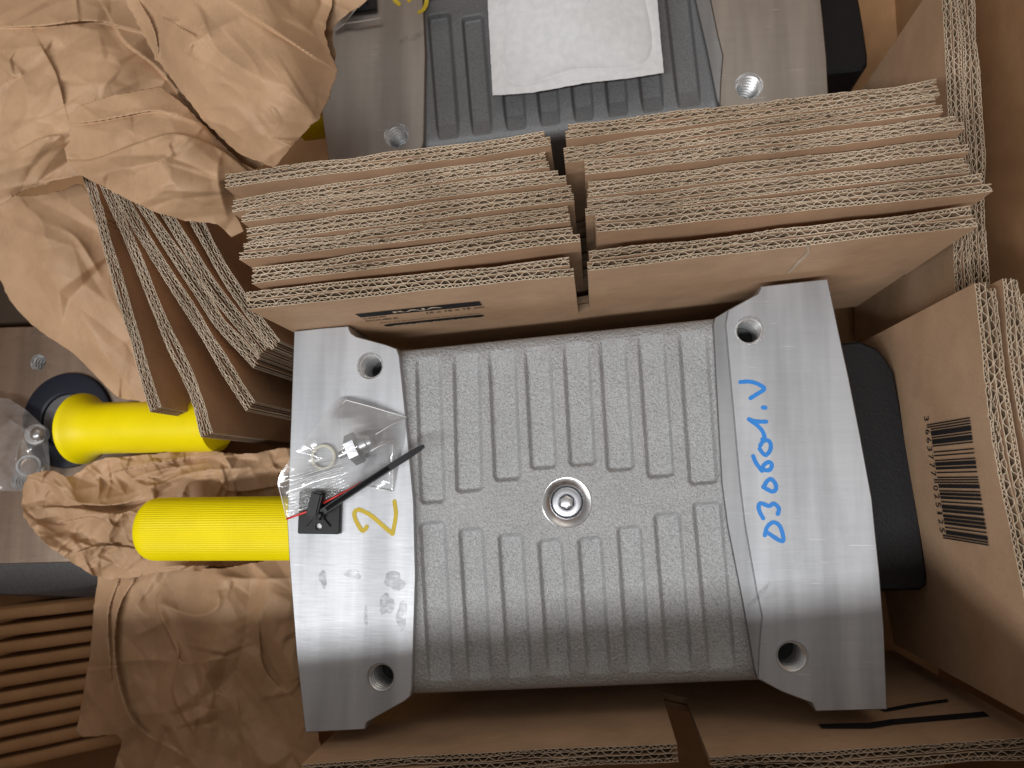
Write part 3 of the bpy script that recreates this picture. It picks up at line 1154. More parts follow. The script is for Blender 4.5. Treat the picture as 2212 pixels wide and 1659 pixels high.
blue = [bz1([(150, 200), (300, 190), (450, 225), (580, 300), (575, 350), (450, 430), (340, 500)]),
        bz1([(570, 672), (615, 676)]),
        bz1([(310, 890), (450, 930), (630, 935)]), bz1([(330, 905), (470, 1010), (560, 1110), (600, 1230), (560, 1260)]),
        bz1([(520, 1380), (570, 1300), (650, 1280), (710, 1340), (705, 1460), (630, 1550), (570, 1520), (510, 1440)]),
        bz2([(390, 10), (440, 130), (520, 240), (550, 280)]), bz2([(550, 270), (590, 170), (680, 120), (735, 170), (700, 260), (620, 270), (570, 250)]),
        bz2([(600, 555), (640, 480), (720, 435), (800, 520), (810, 620), (750, 665), (660, 630), (575, 580)]),
        bz2([(575, 1160), (510, 1040), (490, 930), (540, 885), (680, 930), (770, 890), (850, 950), (865, 1010), (845, 1080)]),
        bz2([(605, 1475), (650, 1320), (760, 1235), (870, 1290), (930, 1430), (945, 1570), (860, 1560), (660, 1430)])]
for i, s in enumerate(blue):
    stroke('marker_numeral', s, 8.6, DM, M['blue'], h1, 10 + i, 0.00012 + 0.00005 * (i % 3))
# paint marks on the second housing
for i, s in enumerate([[(848, -16), (853, 0), (862, 9)], [(880, -10), (884, 1)], [(915, -30), (921, -12), (921, 6), (915, 20), (906, 26)]]):
    stroke('painted_numeral', s, 10, D2, M['ink_yellow'], h2, 30 + i)
for i, (x, y, rx, ry) in enumerate([(697, 1248, 10, 14), (762, 1240, 16, 12), (852, 1255, 22, 20), (700, 1262, 5, 12), (835, 1305, 14, 26), (868, 1330, 12, 30), (790, 1330, 5, 18), (1640, 1285, 5, 38)]):
    blob('smudge', x, y, rx, ry, DM, M['smudge'], h1, i, 0.0 if i < 7 else 0.7)
for i, (x, y) in enumerate([(872, 89), (899, 79)]):
    blob('smudge', x, y, 13, 7, D2, M['smudge'], h2, 40 + i, -0.35)

# ================================================================== YELLOW SLEEVES
ks = 0.415 / F
c0, c1 = P(314, 1143, 0.418), P(700, 1140, 0.418)
ax1 = c1 - c0
L1, R1 = ax1.length, 73.0 * 0.402 / F
prof = [(0.0006, 0.0)]
for k in range(1, 15):
    a = k / 14 * math.pi / 2
    prof.append((R1 * math.sin(a) ** 0.34, 0.0095 * (1 - math.cos(a))))
for k in range(1, 10):
    prof.append((R1, 0.0095 + (L1 - 0.0095) * k / 9))


def ribbed(a, k):
    if k < 9:
        return 1.0
    ph = (a * 84 / (2 * math.pi)) % 1.0
    return 1.0 - 0.012 * (abs(ph - 0.5) * 2) ** 1.5


sl1 = lathe('protective_sleeve', c0, prof, M['yellow'], None, 84 * 6, ax1, True, ribbed)
tag(sl1, 'ribbed yellow plastic sleeve sticking out left of the middle housing', 'sleeve', 'yellow protective sleeves')
c0, c1 = P(176, 926, 0.462), P(470, 918, 0.448)
ax2 = c1 - c0
L2 = ax2.length
k = 0.452 / F
prof = [(0.0006, 0.0008), (78 * k, 0.0008), (82 * k, 0.0), (84 * k, 0.0005), (84.5 * k, 0.0014), (84 * k, 0.0030), (80 * k, 0.0046), (74 * k, 0.0066), (68 * k, 0.0092), (63.5 * k, 0.0125), (61 * k, 0.017), (60.5 * k, 0.025), (60 * k, L2 * 0.7), (60 * k, L2), (0.001, L2 + 0.001)]
sl2 = lathe('protective_sleeve', c0, prof, M['yellow'], None, 96, ax2)
tag(sl2, 'smooth yellow plastic sleeve with flared end above the black ring', 'sleeve', 'yellow protective sleeves')
c0, c1 = P(640, 262, 0.49), P(760, 242, 0.49)
sl3 = lathe('protective_sleeve', c0, [(0.001, 0.0), (0.010, 0.0), (0.0145, 0.004), (0.0148, 0.012), (0.0148, (c1 - c0).length)], M['yellow'], None, 64, c1 - c0)
tag(sl3, 'shaded yellow sleeve half hidden under paper beside the upper housing', 'sleeve', 'yellow protective sleeves')

# ================================================================== THE HOUSING AT THE LEFT EDGE
D3 = 0.50
b3 = P(60, 1000, D3)
h3 = empty('gear_housing', (b3.x, b3.y, 0))
tag(h3, 'partly visible housing at the left edge with a black ring in its milled face', 'gear housing', 'aluminium gear housings')
hc = P(82, 783, D3)
hc2 = P(40, 1040, D3)
f3 = plate('foot', w2([(-120, 712), (30, 706), (300, 700), (360, 800), (360, 1080), (250, 1212), (-120, 1222)], D3), CAMZ - D3, 0.04, M['milled3'], h3,
           [(hc.x, hc.y, 18 * 1.09 / F * D3), (hc2.x, hc2.y, 18 * 1.09 / F * D3)], 0.0006)
threaded_hole(f3, 82, 783, 18, D3)
threaded_hole(f3, 40, 1040, 18, D3)
k = D3 / F
plate('casing_or_shade_plate', w2([(-160, 540), (120, 560), (150, 700), (20, 704), (-160, 708)], 0.52), CAMZ - 0.52, 0.03, M['shade_brown'], h3, (), 0.0012)  # added plate, its dark colour stands in for shade under the paper
lathe('seal_ring', P(150, 908, D3), [(62 * k, 0.0002), (62 * k, 0.0034), (66 * k, 0.0042), (104 * k, 0.0042), (110 * k, 0.0035), (112 * k, 0.0002)], M['navy'], h3, 72, ring=True)
lathe('shaft_end', P(150, 908, D3), [(60 * k, 0.0003), (60 * k, 0.002), (58 * k, 0.0026), (0.001, 0.0026)], M['darkcast'], h3, 48)
plate('casing_or_shade_plate', w2([(-120, 1215), (300, 1190), (300, 1296), (-120, 1282)], 0.525), CAMZ - 0.525, 0.033, M['darkcast'], h3, (), 0.0012)

# ================================================================== FLATTENED CARTONS ABOVE THE NEAR HOUSING
TB = 0.0034
LL = [((484, 404), (1190, 314)), ((500, 457), (1186, 357)), ((522, 479), (1224, 392)), ((532, 524), (1240, 432)), ((516, 560), (1232, 478)), ((543, 612), (1254, 521)), ((534, 668), (1240, 594))]
RR = [((1222, 298), (2029, 205)), ((1220, 350), (2040, 238)), ((1264, 377), (2085, 277)), ((1270, 425), (2097, 326)), ((1265, 463), (2096, 371)), ((1288, 500), (2143, 413)), ((1270, 583), (2115, 486))]
ordn = ['rearmost', 'second', 'third', 'fourth', 'fifth', 'sixth', 'foremost']
front = None
for i in range(7):
    lab = {0: 'flattened brown carton, rearmost of the slotted stack above the middle housing',
           6: 'flattened brown carton printed RAJA, foremost of the slotted stack'}.get(i, 'flattened brown carton, %s from the back of the slotted stack' % ordn[i])
    if i == 6:
        lab = 'flattened brown carton with black printed bar, foremost of the slotted stack'
    dd = [0.338, 0.337, 0.337, 0.336, 0.336, 0.335, 0.335][i]
    tt = [0.0033, 0.0032, 0.0030, 0.0033, 0.0032, 0.0036, 0.0040][i]
    r, pa, zt = carton(lab, [list(LL[i]), list(RR[i])], dd, tt, 1, 0.155, 100 + i, gap=True, crush=0.8, group='flattened cartons slotted above the middle housing')
    front = (r, pa[0], zt)
    front_r = pa[1]

# print on the foremost one
fr, fp, fz = front


def SH(x, y):
    return face_sh(fp, 1, fz, x, y)


print_poly('printed_bar', [SH(767, 677), SH(1035, 649), SH(1041, 658), SH(779, 684)], fp, 1, fz, M['ink'], fr, 0.0005)


def ptext(txt, ll, lr, hgt, mat_, lift=0.0006, bold=0.0, name='printed_text'):
    a, b = SH(*ll), SH(*lr)
    print_text(name, txt, fp, 1, fz, a, b, (a[0], a[1] - hgt), mat_, fr, lift, bold)


ptext('RAJA', (852, 674.5), (957, 662.5), 0.0048, M['cut'], 0.0008, 0.02)
ptext('15 x 15 x 15 cm', (923, 676), (1046, 662.5), 0.0036, M['ink'], bold=0.015)
ptext('CAD45', (786, 688), (834, 683), 0.0030, M['ink'], bold=0.01)
ptext('DOUBLE', (792, 693), (860, 686), 0.0030, M['ink'], bold=0.01)
ptext('N°1 IN EUROPE FOR PACKAGING', (823, 696.5), (1038, 675.5), 0.0018, M['ink'])
a, b = SH(830, 702), SH(1045, 680)
pill = []
hh = 0.0027
for k in range(13):
    t = math.pi / 2 + math.pi * k / 12
    pill.append((a[0] + 0.003 + 0.003 * math.cos(t), a[1] - hh * math.sin(t)))
for k in range(13):
    t = -math.pi / 2 + math.pi * k / 12
    pill.append((b[0] - 0.003 + 0.003 * math.cos(t), b[1] - hh * math.sin(t)))
print_poly('printed_bar', pill, fp, 1, fz, M['ink'], fr, 0.0005)
ptext('www.raja-group.com', (850, 702), (1024, 684.5), 0.0032, M['cut'], 0.0008, 0.01)

tear = [(1741, 527), (1744, 541), (1733, 553), (1722, 562), (1712, 575), (1700, 588), (1703, 590), (1716, 578), (1727, 565), (1738, 556), (1749, 543), (1747, 526)]
print_poly('torn_liner', [face_sh(front_r, 1, fz, x, y) for x, y in tear][::-1], front_r, 1, fz, M['cut'], fr, 0.0005)

# ================================================================== THE FAN OF CARTONS LEFT OF THE HOUSING
FAN = [[(178, 380), (204, 464), (240, 604), (282, 744), (324, 890)],
       [(208, 380), (258, 499), (312, 632), (352, 730), (408, 849), (434, 944)],
       [(228, 385), (289, 499), (376, 636), (421, 709), (484, 814), (533, 888)],
       [(258, 390), (348, 527), (418, 632), (468, 709), (547, 795)],
       [(312, 410), (390, 534), (456, 639), (558, 766)],
       [(385, 430), (458, 569), (526, 674), (586, 755)]]
FL = ['flattened carton standing leftmost in the slanted fan, its end over yellow sleeve', 'flattened carton second from the left in the slanted fan, longest of it',
      'flattened carton third from the left in the slanted fan', 'flattened carton fourth from the left in the slanted fan, crushed along its edge',
      'flattened carton fifth from the left in the slanted fan', 'flattened carton rightmost in the slanted fan, touching the slotted stack']
for i, f in enumerate(FAN):
    fc, fpa, fzt = carton(FL[i], f, [0.405, 0.402, 0.398, 0.395, 0.394, 0.392][i], [0.0028, 0.0028, 0.0029, 0.0029, 0.0030, 0.0029][i], 1, 0.13, 200 + i, crush=1.0, bend=1, group='cartons fanned out left of the middle housing')

    if i == 1:                                    # the end of a printed barcode in the shade
        for b in range(11):
            x, y, w = 398 + 4.6 * b, 698 + 9.6 * b, (3.4, 1.6, 2.4, 1.4)[b % 4]
            q = [face_sh(fpa[0], 1, fzt, X, Y) for X, Y in ((x, y), (x + 34, y + 11), (x + 34, y + 11 + w), (x, y + w))]
            print_poly('printed_bar', q, fpa[0], 1, fzt, M['ink'], fc, -(2 * 0.0028 + 0.0008 + 0.0012))

# ================================================================== CARTONS ON THE RIGHT
carton('flattened carton standing upright along the upper right, nearer the upper housing', [(2034, -60), (2050, 280), (2066, 640)], 0.392, 0.0036, 1, 0.15, 301, bend=1, group='cartons lining the right wall')
carton('flattened carton standing upright along the upper right, against the outer wall', [(2070, -60), (2088, 280), (2101, 640)], 0.394, 0.0036, 1, 0.15, 302, bend=1, group='cartons lining the right wall')
bc, bp, bz = carton('flattened carton with printed barcode standing right of the middle housing', [(2106, 611), (2122, 745), (2140, 905), (2171, 1078), (2213, 1290), (2272, 1577)], 0.335, 0.0041, 1, 0.16, 303, bend=1, group='cartons standing at the lower right')
carton('flattened carton directly behind the barcode one at the right edge', [(2166, 602), (2184, 770), (2214, 960), (2262, 1200), (2330, 1500)], 0.338, 0.0034, 1, 0.16, 304, bend=1, group='cartons standing at the lower right')
carton('flattened carton at the right edge, outermost behind the barcode one', [(2199, 634), (2228, 800), (2262, 960), (2330, 1250)], 0.340, 0.0034, 1, 0.16, 305, bend=1, group='cartons standing at the lower right')
bp = bp[0]
# barcode
code = '3663777025125'
Lc = ['0001101', '0011001', '0010011', '0111101', '0100011', '0110001', '0101111', '0111011', '0110111', '0001011']
Rc = [''.join('1' if q == '0' else '0' for q in s) for s in Lc]
Gc = [s[::-1] for s in Rc]
par = {'3': 'LLGGLG'}[code[0]]
bits = '101' + ''.join((Lc if p == 'L' else Gc)[int(c)] for p, c in zip(par, code[1:7])) + '01010' + ''.join(Rc[int(c)] for c in code[7:]) + '101'
sA, hA = face_sh(bp, 1, bz, 2098, 901)
sB, hB = face_sh(bp, 1, bz, 2139, 1179)
_, hC = face_sh(bp, 1, bz, 2004, 917)
_, hD = face_sh(bp, 1, bz, 2040, 1164)
i = 0
while i < len(bits):
    if bits[i] == '0':
        i += 1
        continue
    j = i
    while j < len(bits) and bits[j] == '1':
        j += 1
    t0, t1 = i / len(bits), j / len(bits)
    guard = i < 3 or i >= len(bits) - 3 or 45 <= i < 50
    q = []
    for t, bot in ((t0, 0), (t1, 0), (t1, 1), (t0, 1)):
        s = sA + (sB - sA) * t
        h = (hA + (hB - hA) * t) if not bot else (hC + (hD - hC) * t) - (0 if guard else 0.004)
        q.append((s, h))
    print_poly('printed_bar', q, bp, 1, bz, M['ink'], bc, 0.0006)
    i = j
for n, ch in enumerate(code):
    t = -0.075 if n == 0 else ((n - 1) * 7 + 3 + 1.2) / 95 if n <= 6 else ((n - 7) * 7 + 50 + 1.2) / 95
    s = sA + (sB - sA) * t
    w = (sB - sA) * (1.8 if ch == '1' else 4.2) / 95
    s += (sB - sA) * 1.2 / 95 if ch == '1' else 0
    hb = hC + (hD - hC) * t + 0.0022
    print_text('printed_digit', ch, bp, 1, bz, (s, hb), (s + w, hb), (s, hb - 0.0052), M['ink'], bc, 0.0006)

# ================================================================== CARTONS BELOW THE NEAR HOUSING
bt, btp, btz = carton('flattened carton along the bottom edge with two smeared black bars', [[(2262, 1592), (1945, 1612), (1532, 1636)], [(1462, 1606), (1200, 1618), (900, 1636), (650, 1654)]], 0.362, 0.0038, 1, 0.17, 401, gap=True, slot=0.09, group='cartons along the bottom edge')


def SB(x, y):
    return face_sh(btp[0], 1, btz, x, y)


print_poly('printed_bar', [SB(1768, 1567), SB(1880, 1564), SB(1921, 1557), SB(2126, 1540), SB(2138, 1550), SB(1930, 1568), SB(1884, 1576), SB(1776, 1576)][::-1], btp[0], 1, btz, M['ink'], bt, 0.0007)
print_poly('printed_bar', [SB(1900, 1536), SB(1960, 1524), SB(2045, 1513), SB(2051, 1518), SB(1990, 1527), SB(1915, 1540)][::-1], btp[0], 1, btz, M['ink'], bt, 0.0007)

# dark stack of sheets in the lower left corner
for i in range(10):
    y0 = 1322 + i * 37
    a, b = P(-60, y0 + 14, 0.50), P(330, y0 - 30 - i * 5, 0.50)
    t = (b - a).normalized()
    n = Vector((-t.y, t.x, 0))
    L = (b - a).length
    vv, ff = [], []
    prof = [(0.0040, -0.05), (0.0038, -0.0012), (0.0030, -0.0002), (0.0, 0.0), (-0.0030, -0.0003), (-0.0038, -0.0016), (-0.0040, -0.05)]
    rnd = random.Random(i)
    ns = 24
    for s in range(ns):
        p = a + t * (L * s / (ns - 1))
        wz = 0.0006 * math.sin(s * 0.7 + i) + rnd.uniform(-0.0002, 0.0002)
        for o, z in prof:
            vv.append(p + n * o + Vector((0, 0, z + wz)))
    m = len(prof)
    for s in range(ns - 1):
        for q in range(m - 1):
            ff.append((s * m + q, s * m + q + 1, (s + 1) * m + q + 1, (s + 1) * m + q))
    o = mesh('cardboard_sheet', vv, ff, M['wall'], None, smooth=True)
    pos = ['topmost', 'second from the top', 'third from the top', 'fourth from the top', 'fifth from the top', 'sixth from the top', 'seventh from the top', 'eighth from the top', 'ninth from the top', 'lowest'][i]
    tag(o, 'dark folded cardboard edge, %s in the lower left corner' % pos, 'cardboard sheet', 'folded cardboard stacked in the lower left corner')

# ================================================================== KRAFT PAPER
s = sheet('packing_paper', [(-40, -40), (760, -40), (720, 60), (720, 150), (640, 280), (560, 362), (500, 350), (330, 372), (172, 380), (100, 398), (50, 412), (-40, 420)],
          [(0, 0, .372), (170, 60, .352), (340, 120, .378), (0, 200, .345), (130, 230, .343), (0, 400, .375), (170, 376, .372), (300, 300, .36), (500, 300, .375), (700, 0, .345), (600, 150, .36), (720, 120, .37), (250, 130, .350)],
          [([(0, 60), (90, 55), (200, 44), (310, 70)], 'L', .006, 30), ([(90, 100), (120, 160), (140, 230)], 'l', .004, 26), ([(240, 40), (270, 90), (345, 150), (440, 270)], 'L', .007, 26),
           ([(0, 130), (40, 150), (60, 230), (30, 300)], 'r', .003, 22), ([(150, 150), (200, 180), (300, 160)], 'r', .002, 25), ([(30, 330), (90, 300), (140, 290)], 'l', .005, 22), ([(0, 410), (80, 395), (170, 380)], 'r', .004, 16),
           ([(100, 30), (130, 45), (220, 70)], 'r', .002, 18), ([(70, 190), (90, 205), (190, 110)], 'r', .0016, 16), ([(240, 200), (330, 170), (420, 210)], 'r', .0018, 20)],
          11, M['paper'], fac=((34, .0066), (130, .0046), (420, .0019)), rnd_ridge=30, rnd_lip=10, amp=.0026, ang=-0.5, st=1.7, flat=0.6)
tag(s, 'crumpled brown packing paper filling the upper left corner', 'packing paper', 'crumpled brown packing paper')
s = sheet('packing_paper', [(134, 262), (150, 236), (240, 205), (345, 186), (400, 228), (470, 300), (520, 350), (560, 372), (528, 420), (505, 455), (528, 500), (500, 512), (470, 484), (400, 477), (330, 457), (240, 412), (168, 377), (146, 350), (130, 290)],
          [(134, 262, .350), (240, 205, .352), (345, 190, .352), (470, 300, .356), (560, 372, .36), (520, 500, .362), (500, 505, .36), (400, 475, .345), (240, 412, .352), (165, 375, .36), (330, 330, .318), (440, 390, .322), (240, 300, .326), (400, 300, .325)],
          [([(134, 268), (200, 262), (320, 240), (370, 245)], 'L', .0045, 26), ([(140, 345), (200, 345), (300, 310), (380, 290), (470, 320), (545, 375)], 'l', .0045, 24), ([(350, 240), (420, 262), (460, 300)], 'r', .003, 14),
           ([(480, 320), (470, 380), (490, 470)], 'r', .004, 22), ([(330, 330), (370, 380), (300, 440)], 'r', .0015, 26), ([(250, 380), (330, 400), (420, 390)], 'r', .0014, 22), ([(455, 395), (505, 385), (540, 385)], 'r', .002, 12)],
          12, M['paper'], fac=((14, .0056), (46, .0036), (170, .0015)), curve_px=False, rnd_ridge=14, rnd_lip=4, amp=.0022, edge=1.0, ang=-0.2, st=2.0, flat=0.6)
tag(s, 'folded tongue of brown packing paper lying over the fan of cartons', 'packing paper', 'crumpled brown packing paper')
s = sheet('packing_paper', [(258, -40), (275, 10), (335, 128), (350, 142), (392, 200), (440, 262), (475, 295), (520, 335), (592, 362), (612, 340), (652, 292), (690, 256), (712, 212), (729, 152), (712, 110), (700, 70), (712, 30), (728, -40)],
          [(258, -40, .345), (345, 135, .362), (465, 285, .352), (592, 358, .342), (652, 292, .330), (690, 255, .334), (727, 152, .350), (700, 70, .362), (720, -30, .37), (520, 200, .298), (600, 250, .302), (400, 100, .318), (560, 80, .325), (640, 150, .312), (480, 240, .318), (400, 10, .33)],
          [([(350, 140), (400, 105), (470, 62), (520, 40)], 'r', .004, 20), ([(440, 55), (470, 110), (560, 170)], 'r', .003, 18), ([(520, 20), (600, 70), (690, 130)], 'L', .005, 26), ([(340, 30), (390, 60), (430, 80)], 'l', .003, 18),
           ([(420, 120), (500, 180), (610, 290)], 'v', .0022, 26), ([(300, 0), (330, 60), (345, 125)], 'l', .005, 18), ([(480, 60), (545, 130), (570, 190)], 'r', .0015, 14), ([(600, 190), (680, 240), (700, 235)], 'r', .0018, 14)],
          13, M['paper'], fac=((16, .0050), (50, .0034), (170, .0014)), curve_px=False, rnd_ridge=14, rnd_lip=4, amp=.0022, edge=1.8, ang=0.72, st=2.4, flat=0.6)
tag(s, 'rolled brown packing paper with torn edge beside the upper housing', 'packing paper', 'crumpled brown packing paper')
s = sheet('packing_paper', [(-40, 410), (60, 424), (130, 412), (178, 400), (205, 470), (250, 600), (290, 720), (340, 886), (300, 866), (256, 858), (210, 815), (157, 763), (70, 703), (21, 647), (0, 606), (-40, 560)],
          [(-40, 410, .415), (60, 420, .425), (180, 410, .425), (250, 600, .440), (335, 880, .452), (256, 858, .456), (60, 680, .440), (0, 590, .43), (130, 560, .41), (200, 700, .425)],
          [([(40, 430), (90, 480), (100, 540)], 'r', .004, 26), ([(130, 490), (170, 520), (220, 600)], 'r', .003, 14), ([(200, 740), (230, 770), (260, 830)], 'r', .002, 18), ([(0, 470), (60, 500), (180, 540)], 'r', .002, 24)],
          14, M['paper'], fac=((10, .0046), (26, .0026), (70, .0011)), rnd_ridge=8, rnd_lip=2, amp=.0014, edge=1.0, ang=1.0, st=2.2, flat=0.8)
tag(s, 'smooth drooping sheet of brown packing paper left of the fan', 'packing paper', 'crumpled brown packing paper')
s = sheet('packing_paper', [(48, 1060), (55, 1036), (72, 1020), (110, 1016), (150, 1030), (178, 1012), (215, 992), (300, 984), (420, 972), (530, 980), (640, 975), (660, 1100), (660, 1236), (560, 1232), (470, 1240), (400, 1232), (330, 1240), (262, 1250), (212, 1246), (150, 1212), (92, 1166), (60, 1130), (46, 1095)],
          [(48, 1060, .452), (100, 1018, .440), (200, 1000, .455), (420, 975, .452), (640, 985, .452), (650, 1230, .455), (400, 1235, .447), (212, 1246, .452), (92, 1166, .44), (200, 1110, .447), (300, 1050, .452), (300, 1160, .450), (480, 1040, .447), (480, 1140, .462), (120, 1090, .45)],
          [([(60, 1030), (120, 1050), (150, 1080), (230, 1090), (330, 1078)], 'L', .008, 18), ([(100, 1095), (180, 1100), (260, 1110), (320, 1080)], 'l', .006, 14), ([(250, 990), (280, 1030), (330, 1050), (420, 1020), (540, 1010)], 'r', .007, 12),
           ([(240, 1020), (330, 1000), (430, 985), (520, 985)], 'L', .006, 9), ([(270, 1040), (350, 1015), (450, 1000)], 'r', .005, 7), ([(120, 1130), (200, 1115), (250, 1140)], 'L', .005, 14), ([(230, 1160), (270, 1110), (330, 1120)], 'r', .006, 10),
           ([(280, 1210), (310, 1160), (330, 1130)], 'r', .005, 8), ([(150, 1200), (220, 1180), (330, 1190)], 'l', .004, 16), ([(350, 1225), (430, 1222), (540, 1226)], 'r', .005, 8), ([(390, 1080), (410, 1040), (470, 1030)], 'r', .006, 14), ([(470, 1030), (500, 1060), (600, 1050)], 'L', .006, 14)],
          15, M['paper'], step=2.5, fac=((16, .004), (90, .0044), (300, .0030)), rnd_ridge=70, rnd_lip=36, amp=.0028, edge=2.2)
tag(s, 'tightly crumpled brown paper wrapped behind the ribbed yellow sleeve', 'packing paper', 'crumpled brown packing paper')
s = sheet('packing_paper', [(214, 1232), (330, 1225), (470, 1228), (660, 1215), (662, 1400), (690, 1600), (690, 1700), (280, 1700), (262, 1600), (235, 1588), (170, 1586), (180, 1500), (195, 1400), (203, 1300)],
          [(214, 1232, .460), (470, 1228, .452), (650, 1225, .445), (650, 1400, .445), (660, 1600, .455), (280, 1690, .475), (172, 1586, .478), (200, 1350, .470), (350, 1350, .448), (350, 1500, .450), (500, 1350, .44), (500, 1500, .452), (600, 1300, .435)],
          [([(300, 1240), (255, 1320), (250, 1440), (290, 1560), (380, 1620)], 'l', .008, 20), ([(262, 1240), (232, 1330), (240, 1480)], 'l', .006, 16), ([(350, 1270), (340, 1310), (385, 1420), (375, 1500), (420, 1590)], 'L', .005, 18),
           ([(340, 1300), (420, 1330), (470, 1310), (470, 1270)], 'r', .006, 16), ([(460, 1240), (520, 1250), (630, 1250)], 'r', .006, 26), ([(250, 1430), (330, 1425), (370, 1430)], 'r', .003, 16), ([(480, 1270), (520, 1350), (600, 1510)], 'r', .002, 20),
           ([(560, 1350), (570, 1440), (620, 1500)], 'l', .003, 22), ([(290, 1375), (340, 1350), (370, 1330)], 'r', .003, 14), ([(390, 1400), (400, 1430), (480, 1420)], 'l', .004, 18), ([(400, 1470), (420, 1520), (420, 1620)], 'r', .003, 12)],
          16, M['paper'], fac=((26, .0058), (90, .0042), (280, .0018)), rnd_ridge=24, rnd_lip=8, amp=.0024, edge=1.2, ang=1.4, st=1.7, flat=0.8)
tag(s, 'shaded crumpled brown paper below the ribbed yellow sleeve', 'packing paper', 'crumpled brown packing paper')

# ================================================================== THE WHITE SACHET ON THE UPPER HOUSING
sx = [(1050, -60), (1053, 0), (1064, 206), (1110, 203), (1150, 200), (1200, 191), (1260, 180), (1350, 170), (1434, 157), (1425, 60), (1416, -60)]
s = sheet('desiccant_sachet', sx, [(1050, -60, .440), (1064, 206, .4465), (1434, 157, .4465), (1416, -60, .440), (1250, 60, .430), (1150, 185, .444), (1250, 178, .4455), (1350, 165, .443), (1240, 0, .428), (1080, 100, .442), (1410, 80, .442)],
          [([(1088, -40), (1100, 172), (1240, 150), (1400, 128), (1388, -40)], 'v', .0016, 7), ([(1080, 190), (1200, 178), (1420, 148)], 'r', .0006, 5)], 21, M['sachet'], step=1.5, fac=((8, .0006),), rnd_ridge=3, rnd_lip=0, amp=.0005, edge=0.5, thick=0.0008, curve_px=False)
tag(s, 'white fleece desiccant sachet lying on the upper housing', 'sachet')

# ================================================================== CABLE TIE MOUNT, TIE AND BAG ON THE NEAR HOUSING
def mount(cpx, cpy, size, d, ang, label):
    c = P(cpx, cpy, d)
    k = d / F
    hs = size / 2 * k
    root = empty('cable_tie_mount', c)
    tag(root, label, 'cable tie mount', 'adhesive cable tie mounts')
    u = Vector((math.cos(ang), math.sin(ang), 0))
    v = Vector((-math.sin(ang), math.cos(ang), 0))
    w = Vector((0, 0, 1))

    def at(a, b, z):
        return c + u * a * hs + v * b * hs + w * z
    prism('adhesive_pad', at(0.03, 0, 0.0006), (u, v, w), (hs * 1.0, hs * 0.98, 0.0005), M['darkcast'], root, 0.0001)
    ol = []
    for sx_, sy_ in ((1, 1), (-1, 1), (-1, -1), (1, -1)):
        for t in (0, 30, 60, 90):
            a0 = math.atan2(sy_, sx_) - math.pi / 4
            a = a0 + math.radians(t)
            ol.append(at(sx_ * 0.92 + 0.08 * math.cos(a), sy_ * 0.92 + 0.08 * math.sin(a), 0)[:2])
    holes = [(*at(0.0, -0.66, 0)[:2], hs * 0.15), (*at(0.0, 0.66, 0)[:2], hs * 0.15)]
    plate('base', [tuple(p) for p in ol], c.z + 0.0032, 0.002, M['blackplastic'], root, holes, 0.0003)
    for hx, hy, hr in holes:
        lathe('screw_hole', (hx, hy, c.z + 0.0012), [(hr, 0.0001), (hr * 0.2, 0.0002)], M['seam'], root, 20)
    for a, b, la in ((0.36, -0.42, -0.85), (-0.4, -0.42, 0.85), (0.36, 0.42, 0.85), (-0.4, 0.42, -0.85)):
        cu = u * math.cos(la) + v * math.sin(la)
        cv = w.cross(cu)
        prism('rib', at(a, b, 0.0038), (cu, cv, w), (hs * 0.32, hs * 0.035, 0.0008), M['blackplastic'], root, 0.0002)
    prism('saddle', at(0, 0, 0.0055), (u, v, w), (hs * 0.20, hs * 0.34, 0.0024), M['blackplastic'], root, 0.0006)
    prism('saddle_arm', at(0.26, 0.0, 0.0045), (u, v, w), (hs * 0.06, hs * 0.30, 0.0014), M['blackplastic'], root, 0.0004)
    prism('saddle_arm', at(-0.26, 0.0, 0.0045), (u, v, w), (hs * 0.06, hs * 0.30, 0.0014), M['blackplastic'], root, 0.0004)
    return root


mount(694, 1106, 94, DM, 0.0, 'black square cable tie mount next to the yellow 2')
mount(776, -6, 88, D2, math.radians(4), 'black square cable tie mount under film at the top edge')

# the tie
DT = DM - 0.0095
ct = P(686, 1092, DT)
tie = empty('cable_tie', ct)
tag(tie, 'black nylon cable tie with its tail reaching over the cast body', 'cable tie')
e0, e1 = P(694, 1108, DT), P(916, 963, DT - 0.004)
tdir = (e1 - e0).normalized()
up = Vector((0, 0, 1))
tw = up.cross(tdir).normalized()
tn = tdir.cross(tw)
hd = (math.radians(12))
hu = Vector((math.cos(1.35), math.sin(1.35), 0.05)).normalized()
hv = up.cross(hu).normalized()
hn = hu.cross(hv)
prism('tie_head', P(682, 1088, DT + 0.0005), (hu, hv, hn), (0.0062, 0.0031, 0.0028), M['blackplastic'], tie, 0.0009)
prism('tie_head', P(676, 1110, DT + 0.0012), ((hu * 0.6 + hv * 0.8).normalized(), up.cross((hu * 0.6 + hv * 0.8).normalized()).normalized(), up), (0.0030, 0.0024, 0.0022), M['blackplastic'], tie, 0.0008)
lathe('tie_pin', P(690, 1113, DT - 0.002), [(0.0014, -0.003), (0.0014, 0.0), (0.0010, 0.0006), (0.0002, 0.0007)], M['blackplastic'], tie, 16)
LT = (e1 - e0).length
pts = []
for k in range(26):
    t = k / 25
    wd = 0.00165 if t < 0.86 else 0.00165 - 0.0004 * (t - 0.86) / 0.14
    if k == 25:
        wd *= 0.55
    q = e0 + tdir * LT * t + up * 0.0022 * math.sin(t * math.pi)
    pts.append((q, wd))
vv, ff = [], []
for q, wd in pts:
    for a, b in ((-1, 0.0006), (1, 0.0006), (1, -0.0006), (-1, -0.0006)):
        vv.append(q + tw * a * wd + tn * b)
